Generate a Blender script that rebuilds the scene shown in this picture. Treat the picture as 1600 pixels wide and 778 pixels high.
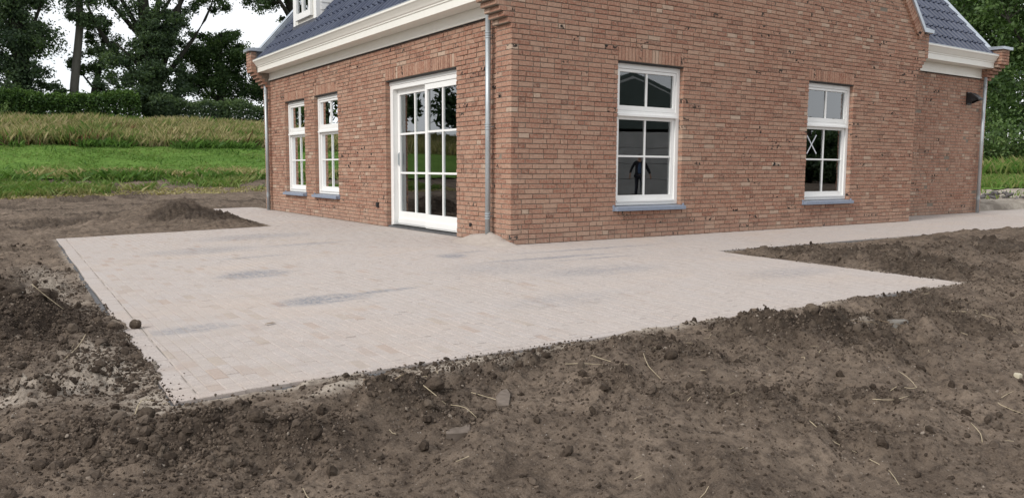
import bpy, math, random
import numpy as np
from mathutils import Vector, Matrix

for _o in list(bpy.data.objects):
    bpy.data.objects.remove(_o, do_unlink=True)
S = bpy.context.scene
COL = S.collection
RS = np.random.RandomState(7)
random.seed(7)

# ------------------------------------------------------------------ camera
CAM = np.array([-5.484, -8.151, 0.945])
YAW, PITCH, ROLL = 0.59412, 0.10059, 0.00457
def cam_axes():
    cy, sy, cp, sp = math.cos(YAW), math.sin(YAW), math.cos(PITCH), math.sin(PITCH)
    f = Vector((sy*cp, cy*cp, -sp)); r = Vector((cy, -sy, 0)); u = r.cross(f)
    cr, sr = math.cos(ROLL), math.sin(ROLL)
    return r*cr + u*sr, u*cr - r*sr, f
_r, _u, _f = cam_axes()
cam_data = bpy.data.cameras.new('camera')
cam_data.sensor_width = 36; cam_data.lens = 27.855
cam_data.clip_start = 0.05; cam_data.clip_end = 2000
cam = bpy.data.objects.new('camera', cam_data); COL.objects.link(cam)
M = Matrix((( _r.x, _u.x, -_f.x, CAM[0]), (_r.y, _u.y, -_f.y, CAM[1]), (_r.z, _u.z, -_f.z, CAM[2]), (0, 0, 0, 1)))
cam.matrix_world = M
S.camera = cam
RV, UV, FV = np.array(_r), np.array(_u), np.array(_f)
def view_size(P):
    """distance test used to rank repeated pieces by how large they show"""
    d = np.asarray(P) - CAM
    z = d @ FV
    u = 800 + 1238*(d @ RV)/np.maximum(z, .01); v = 389 - 1238*(d @ UV)/np.maximum(z, .01)
    return (z > .3) & (u > -10) & (u < 1610) & (v > -10) & (v < 788), z

# ------------------------------------------------------------------ sky, sun, exposure
SUN_AZ, SUN_EL = math.radians(-100), math.radians(36)   # azimuth from +Y towards +X
W = bpy.data.worlds.new('World'); S.world = W; W.use_nodes = True
wn, wl = W.node_tree.nodes, W.node_tree.links
bg = wn['Background']; bg.inputs['Strength'].default_value = 0.1
sky = wn.new('ShaderNodeTexSky'); sky.sky_type = 'NISHITA'; sky.sun_disc = False
sky.sun_elevation = SUN_EL; sky.sun_rotation = SUN_AZ
tc = wn.new('ShaderNodeTexCoord')
nz = wn.new('ShaderNodeTexNoise'); nz.inputs['Scale'].default_value = 2.2; nz.inputs['Detail'].default_value = 5
mp = wn.new('ShaderNodeMapping'); mp.inputs['Scale'].default_value = (1, 1, 2.4)
wl.new(tc.outputs['Generated'], mp.inputs['Vector']); wl.new(mp.outputs[0], nz.inputs['Vector'])
rp = wn.new('ShaderNodeValToRGB'); rp.color_ramp.elements[0].position = .30; rp.color_ramp.elements[1].position = .55
rp.color_ramp.elements[0].color = (.62, .62, .62, 1); rp.color_ramp.elements[1].color = (.97, .97, .97, 1)
wl.new(nz.outputs['Fac'], rp.inputs['Fac'])
mx = wn.new('ShaderNodeMix'); mx.data_type = 'RGBA'
wl.new(rp.outputs['Color'], mx.inputs['Factor']); wl.new(sky.outputs['Color'], mx.inputs['A'])
mx.inputs['B'].default_value = (7.7, 7.8, 8.0, 1)
wl.new(mx.outputs['Result'], bg.inputs['Color'])
sun_d = bpy.data.lights.new('sun', 'SUN'); sun_d.energy = 1.5; sun_d.angle = math.radians(13); sun_d.color = (1, .955, .9)
sun = bpy.data.objects.new('sun', sun_d); COL.objects.link(sun)
sd = Vector((math.sin(SUN_AZ)*math.cos(SUN_EL), math.cos(SUN_AZ)*math.cos(SUN_EL), math.sin(SUN_EL)))
sun.rotation_euler = sd.to_track_quat('Z', 'Y').to_euler()
S.view_settings.view_transform = 'Standard'; S.view_settings.look = 'None'
S.view_settings.exposure = 0.60; S.view_settings.gamma = 1
S.render.engine = 'CYCLES'
S.cycles.max_bounces = 8; S.cycles.transparent_max_bounces = 16

# ------------------------------------------------------------------ helpers
def tag(o, label=None, cat=None, group=None, kind=None):
    if label: o['label'] = label
    if cat: o['category'] = cat
    if group: o['group'] = group
    if kind: o['kind'] = kind
    return o
def empty(name, loc=(0, 0, 0)):
    o = bpy.data.objects.new(name, None); COL.objects.link(o); o.location = loc; o.empty_display_size = .2
    return o
def link(name, me, parent=None, loc=None):
    o = bpy.data.objects.new(name, me); COL.objects.link(o)
    if parent is not None:
        o.parent = parent
    if loc is not None: o.location = loc
    return o

class MB:
    """collects polygons; build() links them as ONE mesh"""
    def __init__(s): s.v = []; s.f = []; s.t = []
    def add(s, vs, fs, tint=(.5, 0, .5)):
        b = len(s.v); s.v += [tuple(x) for x in vs]; s.t += [tint]*len(vs)
        s.f += [tuple(b+i for i in f) for f in fs]
    def box(s, a, b, tint=(.5, 0, .5)):
        x0, y0, z0 = a; x1, y1, z1 = b
        if x0 > x1: x0, x1 = x1, x0
        if y0 > y1: y0, y1 = y1, y0
        if z0 > z1: z0, z1 = z1, z0
        s.add([(x0,y0,z0),(x1,y0,z0),(x1,y1,z0),(x0,y1,z0),(x0,y0,z1),(x1,y0,z1),(x1,y1,z1),(x0,y1,z1)],
              [(0,3,2,1),(4,5,6,7),(0,1,5,4),(1,2,6,5),(2,3,7,6),(3,0,4,7)], tint)
    def prism(s, prof, a, b, axis):
        """profile (list of 2d points) swept from a to b along axis ('x' or 'y')"""
        n = len(prof)
        mk = (lambda p, c: (c, p[0], p[1])) if axis == 'x' else (lambda p, c: (p[0], c, p[1]))
        vs = [mk(p, a) for p in prof] + [mk(p, b) for p in prof]
        fs = [(i, (i+1) % n, n+(i+1) % n, n+i) for i in range(n)] + [tuple(range(n))[::-1], tuple(range(n, 2*n))]
        s.add(vs, fs)
    def tube(s, pts, rad, n=8, tint=(.5, 0, .5), cap=True):
        pts = [Vector(p) for p in pts]; m = len(pts)
        if not hasattr(rad, '__len__'): rad = [rad]*m
        vs = []
        ref = Vector((.31, .17, .93))
        for i, p in enumerate(pts):
            d = (pts[min(i+1, m-1)] - pts[max(i-1, 0)])
            if d.length < 1e-9: d = Vector((0, 0, 1))
            d.normalize()
            if abs(d.dot(ref)) > .96: ref = Vector((.9, .2, .1))
            a = d.cross(ref).normalized(); b = d.cross(a)
            for k in range(n):
                t = 2*math.pi*k/n
                vs.append(p + (a*math.cos(t) + b*math.sin(t))*rad[i])
        fs = [(i*n+k, i*n+(k+1) % n, (i+1)*n+(k+1) % n, (i+1)*n+k) for i in range(m-1) for k in range(n)]
        if cap: fs += [tuple(range(n))[::-1], tuple(range((m-1)*n, m*n))]
        s.add(vs, fs, tint)
    def mesh(s, name, mat, smooth=False):
        me = bpy.data.meshes.new(name)
        me.from_pydata(s.v, [], s.f)
        at = me.attributes.new('tint', 'FLOAT_COLOR', 'POINT')
        at.data.foreach_set('color', np.array([(t[0], t[1], t[2], 1) for t in s.t], dtype=np.float32).ravel())
        if mat: me.materials.append(mat)
        if smooth: me.polygons.foreach_set('use_smooth', [True]*len(me.polygons))
        me.update()
        return me
    def build(s, name, mat, parent=None, loc=None, smooth=False, recalc=False):
        me = s.mesh(name, mat, smooth)
        if recalc:
            import bmesh
            bm = bmesh.new(); bm.from_mesh(me); bmesh.ops.recalc_face_normals(bm, faces=bm.faces); bm.to_mesh(me); bm.free()
        return link(name, me, parent, loc)

def np_mesh(name, V, F, mat, tint=None, smooth=False):
    """fast mesh from numpy arrays; F is (n,3) or (n,4)"""
    me = bpy.data.meshes.new(name)
    V = np.asarray(V, dtype=np.float32); F = np.asarray(F, dtype=np.int32)
    k = F.shape[1]
    me.vertices.add(len(V)); me.vertices.foreach_set('co', V.ravel())
    me.loops.add(F.size); me.loops.foreach_set('vertex_index', F.ravel())
    me.polygons.add(len(F)); me.polygons.foreach_set('loop_start', np.arange(len(F), dtype=np.int32)*k)
    me.polygons.foreach_set('loop_total', np.full(len(F), k, dtype=np.int32))
    if smooth: me.polygons.foreach_set('use_smooth', np.ones(len(F), dtype=bool))
    if tint is not None:
        at = me.attributes.new('tint', 'FLOAT_COLOR', 'POINT')
        c = np.ones((len(V), 4), dtype=np.float32); c[:, :3] = tint
        at.data.foreach_set('color', c.ravel())
    if mat: me.materials.append(mat)
    me.update(calc_edges=True); me.validate()
    return me

def hash2(ix, iy, seed):
    h = (ix.astype(np.int64)*374761393 + iy.astype(np.int64)*668265263 + seed*974634777) & 0x7fffffff
    h = ((h ^ (h >> 13))*1274126177) & 0x7fffffff
    return ((h ^ (h >> 16)) & 0xffff)/65535.0
def vnoise(x, y, seed=0):
    ix = np.floor(x); iy = np.floor(y); fx = x-ix; fy = y-iy
    fx = fx*fx*fx*(fx*(fx*6-15)+10); fy = fy*fy*fy*(fy*(fy*6-15)+10)
    a = hash2(ix, iy, seed); b = hash2(ix+1, iy, seed); c = hash2(ix, iy+1, seed); d = hash2(ix+1, iy+1, seed)
    return (a*(1-fx)+b*fx)*(1-fy) + (c*(1-fx)+d*fx)*fy - .5
def fbm(x, y, sc, oct=4, seed=0, gain=.5):
    r = 0; a = 1; tot = 0
    for o in range(oct):
        c, s_ = math.cos(o*1.1+.4), math.sin(o*1.1+.4)
        r = r + a*vnoise((x*c-y*s_)*sc+o*17.3, (x*s_+y*c)*sc-o*9.1, seed+o*13); tot += a; a *= gain; sc *= 2.03
    return r/tot
def sstep(a, b, x):
    t = np.clip((x-a)/(b-a), 0, 1); return t*t*(3-2*t)

# ------------------------------------------------------------------ materials
class NT:
    def __init__(s, name):
        s.m = bpy.data.materials.new(name); s.m.use_nodes = True
        s.n = s.m.node_tree.nodes; s.l = s.m.node_tree.links; s.p = s.n['Principled BSDF']
        s.out = s.n['Material Output']
    def new(s, t, **k):
        n = s.n.new('ShaderNode'+t)
        for a, b in k.items():
            if a.startswith('i_'): s.put(n, a[2:], b)
            else: setattr(n, a, b)
        return n
    def put(s, n, key, val):
        key = int(key) if key.isdigit() else key.replace('_', ' ')
        i = n.inputs[key]
        if hasattr(val, 'is_output'): s.l.new(val, i)
        else: i.default_value = val
    def pos(s): return s.new('NewGeometry').outputs['Position']
    def noise(s, scale, detail=4, vec=None, rough=.55, stretch=None):
        v = vec if vec is not None else s.pos()
        if stretch:
            m = s.new('Mapping'); s.l.new(v, m.inputs['Vector']); m.inputs['Scale'].default_value = stretch; v = m.outputs[0]
        n = s.new('TexNoise'); s.l.new(v, n.inputs['Vector'])
        n.inputs['Scale'].default_value = scale; n.inputs['Detail'].default_value = detail; n.inputs['Roughness'].default_value = rough
        return n.outputs['Fac']
    def ramp(s, fac, stops, interp='LINEAR'):
        r = s.new('ValToRGB'); s.l.new(fac, r.inputs['Fac']); e = r.color_ramp.elements
        r.color_ramp.interpolation = interp
        while len(e) < len(stops): e.new(.5)
        for i, (p_, c) in enumerate(stops):
            e[i].position = p_; e[i].color = (c, c, c, 1) if not hasattr(c, '__len__') else (*c[:3], 1)
        return r.outputs['Color']
    def mix(s, fac, a, b, mode='MIX'):
        n = s.new('Mix', data_type='RGBA', blend_type=mode)
        for key, val in (('Factor', fac), ('A', a), ('B', b)):
            if hasattr(val, 'is_output'): s.l.new(val, n.inputs[key])
            elif key == 'Factor': n.inputs[key].default_value = val
            else: n.inputs[key].default_value = (*val[:3], 1)
        return n.outputs['Result']
    def math(s, op, a, b=0.0, clamp=False):
        n = s.new('Math', operation=op, use_clamp=clamp)
        for i, v in enumerate((a, b)):
            if hasattr(v, 'is_output'): s.l.new(v, n.inputs[i])
            else: n.inputs[i].default_value = v
        return n.outputs[0]
    def tint(s):
        a = s.new('Attribute', attribute_name='tint')
        sp = s.new('SeparateColor'); s.l.new(a.outputs['Color'], sp.inputs[0])
        return sp.outputs[0], sp.outputs[1], sp.outputs[2]
    def bump(s, h, strength=.3, dist=.01, nrm=None):
        b = s.new('Bump'); s.l.new(h, b.inputs['Height']); b.inputs['Strength'].default_value = strength; b.inputs['Distance'].default_value = dist
        if nrm is not None: s.l.new(nrm, b.inputs['Normal'])
        return b.outputs[0]
    def fin(s, col, rough=.8, nrm=None, spec=.3, metal=0):
        for key, v in (('Base Color', col), ('Roughness', rough), ('Normal', nrm), ('Specular IOR Level', spec), ('Metallic', metal)):
            if v is None: continue
            if hasattr(v, 'is_output'): s.l.new(v, s.p.inputs[key])
            elif key == 'Base Color': s.p.inputs[key].default_value = (*v[:3], 1)
            else: s.p.inputs[key].default_value = v
        return s.m

def mat_plain(name, col, rough=.6, spec=.35, var=.08, nscale=6, bump=.0, metal=0):
    t = NT(name)
    n = t.noise(nscale, 5)
    c = t.mix(t.ramp(n, [(.3, 0), (.7, 1)]), tuple(x*(1-var) for x in col), tuple(min(1, x*(1+var)) for x in col))
    nm = t.bump(t.noise(nscale*30, 3), bump, .003) if bump else None
    return t.fin(c, rough, nm, spec, metal)

def mat_brick():
    t = NT('fired_brick')
    r, burn, seed = t.tint()
    base = t.ramp(r, [(0, (.185, .085, .060)), (.12, (.25, .108, .072)), (.25, (.295, .134, .090)), (.45, (.335, .172, .119)), (.68, (.36, .205, .145)), (.88, (.40, .256, .188)), (1, (.46, .35, .27))])
    fine = t.noise(34, 6, rough=.7)
    med = t.noise(11, 4)
    c = t.mix(t.ramp(fine, [(.42, 0), (.64, .6)]), base, (.48, .352, .265))
    c = t.mix(t.ramp(med, [(.30, .5), (.46, 0)]), c, (.20, .115, .088))
    drk = t.ramp(t.noise(17, 2), [(.40, 1), (.455, 0)])
    c = t.mix(t.math('MULTIPLY', drk, burn), c, (.018, .017, .018))
    pale = t.ramp(t.noise(1.1, 3), [(.42, 0), (.75, .25)])
    sz = t.new('SeparateXYZ'); t.l.new(t.pos(), sz.inputs[0])
    c = t.mix(pale, c, (.42, .29, .21))
    dirt = t.ramp(sz.outputs[2], [(0, .45), (.30, 0)]); c = t.mix(t.math('MULTIPLY', dirt, t.noise(7, 4)), c, (.33, .28, .235))
    h = t.noise(70, 5, rough=.7)
    nm = t.bump(h, .9, .008)
    return t.fin(c, .92, nm, .15)
def mat_mortar():
    t = NT('grey_mortar')
    n = t.noise(40, 5)
    c = t.mix(n, (.16, .135, .110), (.275, .235, .192))
    return t.fin(c, .95, t.bump(t.noise(160, 3), .5, .004), .1)
def mat_paint(name, col):
    t = NT(name)
    n = t.noise(2.5, 5); d = t.noise(9, 4, stretch=(1, 1, .25))
    c = t.mix(t.ramp(n, [(.35, 0), (.75, .5)]), col, tuple(x*.93 for x in col))
    c = t.mix(t.ramp(d, [(.55, 0), (.8, .14)]), c, (.55, .5, .42))
    return t.fin(c, .38, t.bump(t.noise(60, 2), .05, .002), .45)
def mat_zinc(name, col=(.42, .46, .50), rough=.42, metal=.65):
    t = NT(name)
    n = t.noise(5, 5, stretch=(1, 1, .4)); n2 = t.noise(60, 3)
    c = t.mix(t.ramp(n, [(.3, 0), (.7, 1)]), tuple(x*.82 for x in col), tuple(x*1.12 for x in col))
    c = t.mix(t.ramp(n2, [(.45, 0), (.7, .25)]), c, tuple(x*.7 for x in col))
    rr = t.math('ADD', t.math('MULTIPLY', n, .25), rough-.1)
    return t.fin(c, rr, t.bump(n2, .06, .002), .5, metal)
def mat_tile():
    t = NT('glazed_slate_blue_tile')
    r, b, sd_ = t.tint()
    c = t.ramp(r, [(0, (.024, .033, .064)), (.5, (.035, .046, .082)), (1, (.048, .060, .098))])
    c = t.mix(t.ramp(t.noise(9, 4), [(.5, 0), (.8, .3)]), c, (.11, .12, .145))
    return t.fin(c, .36, t.bump(t.noise(50, 3), .08, .003), .5)
def mat_bluestone():
    t = NT('blue_stone_sill')
    n = t.noise(22, 6); f = t.noise(160, 2)
    c = t.mix(n, (.17, .20, .26), (.27, .31, .385))
    c = t.mix(t.ramp(f, [(.55, 0), (.7, .4)]), c, (.40, .43, .48))
    return t.fin(c, .55, t.bump(f, .12, .002), .4)
def mat_glass():
    t = NT('window_glass')
    t.n.remove(t.p)
    g = t.new('BsdfGlossy'); g.inputs['Roughness'].default_value = .0; g.inputs['Color'].default_value = (.93, .96, .98, 1)
    tr = t.new('BsdfTransparent'); tr.inputs['Color'].default_value = (.80, .86, .84, 1)
    fr = t.new('Fresnel'); fr.inputs['IOR'].default_value = 1.72
    nm = t.bump(t.noise(2.2, 1), .016, .02)
    t.l.new(nm, g.inputs['Normal'])
    f2 = t.math('MULTIPLY', fr.outputs[0], 2.2, True)
    m = t.new('MixShader'); t.l.new(f2, m.inputs[0]); t.l.new(tr.outputs[0], m.inputs[1]); t.l.new(g.outputs[0], m.inputs[2])
    t.l.new(m.outputs[0], t.out.inputs['Surface'])
    return t.m
PATCHES = [  # where the sand was swept thin and grey-blue clay shows: centre, half sizes, strength
    (-3.32, -0.50, .42, .34, .75), (-3.28, -2.27, .46, .24, .85), (-2.75, -2.2, .4, .08, .7), (-1.12, -.5, .20, .24, .8), (-2.2, 3.4, 1.0, .55, .45), (-.4, -2.2, .9, .34, .4), (-.2, -1.2, 1.2, .10, .6), (.1, -1.45, .8, .05, .7),
    (-4.4, -2.80, .35, .16, .5), (.7, -.75, 1.5, .08, .5), (-3.2, 2.0, .8, .5, .4), (-1.7, -3.3, .7, .30, .25), (1.1, -3.2, .9, .3, .3), (-.9, -.3, .5, .10, .4), (-1.2, -1.6, .9, .5, .25), (-2.9, .9, .5, .1, .4), (-1.9, 1.9, .7, .2, .4)]
def mat_paver():
    t = NT('sanded_clay_paver')
    r, g, b = t.tint()
    clay = t.ramp(r, [(0, (.27, .175, .135)), (.25, (.36, .255, .20)), (.5, (.31, .25, .22)), (.75, (.36, .295, .225)), (.9, (.26, .235, .225)), (1, (.33, .20, .15))])
    clay = t.mix(t.noise(45, 4), clay, (.42, .36, .31))
    pos = t.pos()
    # blue-grey swept streaks
    blue = None
    sx = t.new('SeparateXYZ'); t.l.new(pos, sx.inputs[0])
    wob = t.noise(4.5, 6, stretch=(.45, 2.2, 1), rough=.7)
    for cx, cy, a, bb, wt in PATCHES:
        dx = t.math('DIVIDE', t.math('SUBTRACT', sx.outputs[0], cx), a)
        dy = t.math('DIVIDE', t.math('SUBTRACT', sx.outputs[1], cy), bb)
        d = t.math('ADD', t.math('MULTIPLY', dx, dx), t.math('MULTIPLY', dy, dy))
        k = t.math('SUBTRACT', 1.0, t.math('ADD', d, t.math('MULTIPLY', t.math('SUBTRACT', wob, .5), 2.2)), True)
        k = t.math('MULTIPLY', k, 1.6*wt, True)
        blue = k if blue is None else t.math('MAXIMUM', blue, k)
    blue = t.math('MULTIPLY', blue, t.ramp(wob, [(.34, 0), (.50, 1)]))
    blue = t.math('MULTIPLY', blue, t.ramp(t.noise(38, 4, rough=.7), [(.38, .15), (.6, 1)]))
    sand = t.mix(t.ramp(t.noise(110, 4, rough=.85), [(.3, 0), (.7, 1)]), (.27, .235, .215), (.63, .57, .53))
    sand = t.mix(t.ramp(t.noise(26, 5, stretch=(.45, 1.5, 1), rough=.75), [(.36, .55), (.55, 0)]), sand, (.315, .285, .27))
    sand = t.mix(t.ramp(t.noise(1.0, 4), [(.35, 0), (.65, .5)]), sand, (.44, .405, .385))
    sand = t.mix(t.ramp(t.noise(.7, 3, stretch=(1, 1.7, 1)), [(.52, 0), (.74, .4)]), sand, (.50, .41, .34))
    cover = t.noise(2.6, 5, stretch=(.7, 1.3, 1), rough=.62)
    cover = t.math('ADD', cover, t.math('MULTIPLY', t.ramp(g, [(.04, 0), (.16, 1)]), .26))
    cover = t.math('ADD', cover, t.math('MULTIPLY', g, .06))
    cover = t.math('SUBTRACT', cover, .20)
    cover = t.math('ADD', cover, t.math('MULTIPLY', t.math('SUBTRACT', t.noise(120, 3, rough=.75), .5), .28))
    # sand was swept thickest along the middle and the path
    sx2 = t.math('ADD', t.math('MULTIPLY', sx.outputs[0], .055), .13)     # less sand was left towards the outer side
    cover = t.math('ADD', cover, t.math('MINIMUM', sx2, .12))
    cov = t.ramp(cover, [(.24, .34), (.37, .80), (.50, .96)])
    sand = t.mix(t.math('MULTIPLY', r, .22), sand, (.40, .33, .28))
    c = t.mix(cov, clay, sand)
    c = t.mix(t.math('MULTIPLY', blue, 1.0), c, (.185, .198, .225))
    h = t.math('ADD', t.noise(220, 3, rough=.8), t.math('MULTIPLY', t.noise(30, 4), .8))
    return t.fin(c, .95, t.bump(h, .45, .006), .12)
def mat_sand(name='jointing_sand', a=(.29, .25, .22), b=(.56, .50, .45)):
    t = NT(name)
    c = t.mix(t.noise(260, 3, rough=.8), a, b)
    c = t.mix(t.ramp(t.noise(9, 4), [(.4, 0), (.7, .3)]), c, tuple(x*.85 for x in a))
    return t.fin(c, .97, t.bump(t.noise(200, 3), .5, .006), .1)
def mat_soil(clod=False):
    t = NT('bare_soil_clod' if clod else 'bare_soil')
    r, g, b = t.tint()      # r: moist dark, g: pale sand, b: sandy road
    n1 = t.noise(2.2, 6, rough=.6); n2 = t.noise(19, 6, rough=.65); n3 = t.noise(110, 4, rough=.75)
    c = t.mix(t.ramp(n1, [(.32, 0), (.66, 1)]), (.124, .094, .071), (.245, .190, .144))
    c = t.mix(t.ramp(n2, [(.36, .75), (.56, 0)]), c, (.058, .044, .035))
    c = t.mix(t.ramp(n3, [(.52, 0), (.72, .55)]), c, (.27, .225, .185))
    c = t.mix(t.ramp(n3, [(.30, .6), (.46, 0)]), c, (.05, .038, .03))
    c = t.mix(t.math('MULTIPLY', r, t.ramp(n2, [(.25, .95), (.75, .5)])), c, (.034, .026, .020))
    sandm = t.math('MULTIPLY', g, t.ramp(n2, [(.30, 0), (.50, 1)]))
    c = t.mix(sandm, c, t.mix(n3, (.34, .285, .23), (.58, .51, .43)))
    c = t.mix(t.math('MULTIPLY', b, t.ramp(n1, [(.2, 1), (.8, .7)])), c, t.mix(t.math('MULTIPLY', t.math('ADD', n2, n3), .5), (.24, .21, .175), (.58, .52, .44)))
    c = t.mix(t.math('MULTIPLY', b, t.ramp(t.noise(1.3, 5, stretch=(1, .3, 1)), [(.45, 0), (.62, .75)])), c, (.15, .125, .10))
    specks = t.ramp(t.noise(90, 1), [(.765, 0), (.775, 1)])
    c = t.mix(specks, c, (.48, .44, .39))
    h = t.math('ADD', t.math('MULTIPLY', n2, 1.2), n3)
    return t.fin(c, .97, t.bump(h, .8, .018 if not clod else .010), .1)
def mat_leaf(name, stops, trans=.25, rough=.55):
    t = NT(name)
    r, g, b = t.tint()
    c = t.ramp(r, stops)
    t.fin(c, rough, None, .25)
    d = t.new('BsdfTranslucent'); t.l.new(t.mix(1, c, (1.0, 1.1, .55), 'MULTIPLY'), d.inputs['Color'])
    m = t.new('MixShader'); m.inputs[0].default_value = trans
    t.l.new(t.p.outputs[0], m.inputs[1]); t.l.new(d.outputs[0], m.inputs[2]); t.l.new(m.outputs[0], t.out.inputs['Surface'])
    return t.m
def mat_bark(name='tree_bark', a=(.018, .018, .015), b=(.050, .047, .038)):
    t = NT(name)
    n = t.noise(7, 5, stretch=(3, 3, .5))
    return t.fin(t.mix(n, a, b), .9, t.bump(n, .6, .04), .15)

MBRICK, MMORT = mat_brick(), mat_mortar()
MWHITE = mat_paint('cream_white_paint', (.80, .785, .72))
MWHITE2 = mat_paint('white_frame_paint', (.82, .82, .80))
MZINC = mat_zinc('weathered_zinc', (.50, .55, .60))
MPIPE = mat_zinc('galvanised_downpipe', (.46, .50, .52), .45, .5)
MTILE = mat_tile(); MSILL = mat_bluestone(); MGLASS = mat_glass()
MPAVER, MSAND, MSOIL, MCLOD = mat_paver(), mat_sand(), mat_soil(), mat_soil(True)
MBLACK = mat_plain('black_plastic', (.02, .02, .022), .45, .4)
MRUBBER = mat_plain('black_rubber_strip', (.025, .025, .025), .7, .3)
MLEAD = mat_plain('lead_flashing', (.085, .088, .105), .5, .4, .15)
MCONC = mat_plain('dark_concrete_edging', (.105, .105, .108), .9, .2, .25, 9, .4)
MROOM = mat_plain('raw_plaster', (.68, .66, .62), .9, .2, .12, 2)
MFLOORIN = mat_plain('screed_floor', (.34, .33, .31), .9, .2, .12, 2)
MSTRAW = mat_plain('dry_straw', (.40, .335, .23), .7, .2, .25, 30)
MROOT = mat_plain('dry_root', (.20, .15, .10), .85, .2, .25, 30)

# ------------------------------------------------------------------ the ground
def zt(x, y):
    """paving falls away from the house"""
    return -.022*np.maximum(np.maximum(-x, -y), 0)
TX0, TX1, TY0, TY1 = -4.80, 2.14, -4.42, 5.12      # terrace; its sides are a little out of square
def txl(y): return -4.68 + .0262*y
def txr(y): return 1.92 - (y+1.6)*.08
PX0, PY0, PYE, PXE = -1.33, -1.60, 11.2, 34.0      # paths along the two walls
def dist_rect(x, y, x0, x1, y0, y1):
    dx = np.maximum(x0-x, x-x1); dy = np.maximum(y0-y, y-y1)
    return np.where((dx < 0) & (dy < 0), np.maximum(dx, dy), np.hypot(np.maximum(dx, 0), np.maximum(dy, 0)))
def dist_paved(x, y):
    d = dist_rect(x, y, txl(y), np.maximum(txr(y), 1.9), TY0, TY1)
    d = np.minimum(d, dist_rect(x, y, PX0, 14., -.5, PYE))
    return np.minimum(d, dist_rect(x, y, -.5, PXE, PY0, 3.0))
def gauss(x, y, cx, cy, sx, sy, ang=0):
    c, s_ = math.cos(ang), math.sin(ang)
    a = ((x-cx)*c + (y-cy)*s_)/sx; b = (-(x-cx)*s_ + (y-cy)*c)/sy
    return np.exp(-(a*a+b*b))
DSX, DSY = math.sin(math.radians(66)), math.cos(math.radians(66))
MOUNDS = [  # centre, spread, height, turn, moistness
    (-5.45, -2.10, .38, .42, .17, .2, 1.), (-5.75, -2.6, .5, .5, .16, 0, .9), (-5.12, -2.2, .20, .20, .09, .2, .9), (-5.3, -1.85, .14, .14, .08, 0, 1.), (-5.05, -2.75, .26, .28, .06, 0, .5), (-4.98, -3.3, .2, .5, .03, 0, .3),
    (-2.5, 7.4, .75, .95, .40, .3, .5), (-2.3, 6.0, .6, .55, .10, 0, .5), (-2.9, 8.3, .8, .8, .12, 0, .4),
    (-4.78, -4.93, .22, .16, .12, .4, .9), (-4.45, -5.12, .20, .14, .09, -.3, .8), (-5.05, -4.75, .2, .2, .05, 0, .5),
    (-3.78, -4.88, .17, .10, .085, -.5, .8), (-3.98, -5.02, .30, .10, .07, -.5, .8), (-3.35, -4.75, .18, .12, .04, 0, .3), (-2.45, -4.72, .4, .12, .03, 0, .3),
    (-1.15, -4.92, .28, .18, .085, -.4, .6), (-.72, -5.08, .26, .18, .075, -.3, .8), (-1.45, -5.15, .25, .14, .05, -.6, .5), (-.2, -4.95, .4, .2, .05, -.4, .4),
    (-2.9, -5.25, .18, .10, .04, -.6, .6), (-2.45, -5.75, .35, .10, .04, -.6, .5), (-1.8, -5.9, .35, .09, .035, -.6, .5), (-1.2, -5.6, .25, .08, .03, -.5, .5),
    (-2.2, -6.15, .30, .09, .03, -.6, .4), (4.2, -3.1, 1.6, .6, .08, .1, .2), (7.5, -3.0, 1.5, .5, .08, 0, .2), (2.75, -2.1, .5, .2, .03, .2, .3), (.9, -5.2, .8, .2, .04, 0, .2),
    (2.6, -4.6, .7, .3, .05, .3, .3), (-5.6, 1.5, .35, 1.4, .06, .1, .1), (-6.3, .3, .6, .8, .05, .2, .2), (-3.2, -5.5, .12, .08, -.02, 0, .2), (-5.2, -.6, .2, .6, .03, 0, .1)]
def bank_shift(x): return .42*np.maximum(-8-x, 0)
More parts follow.
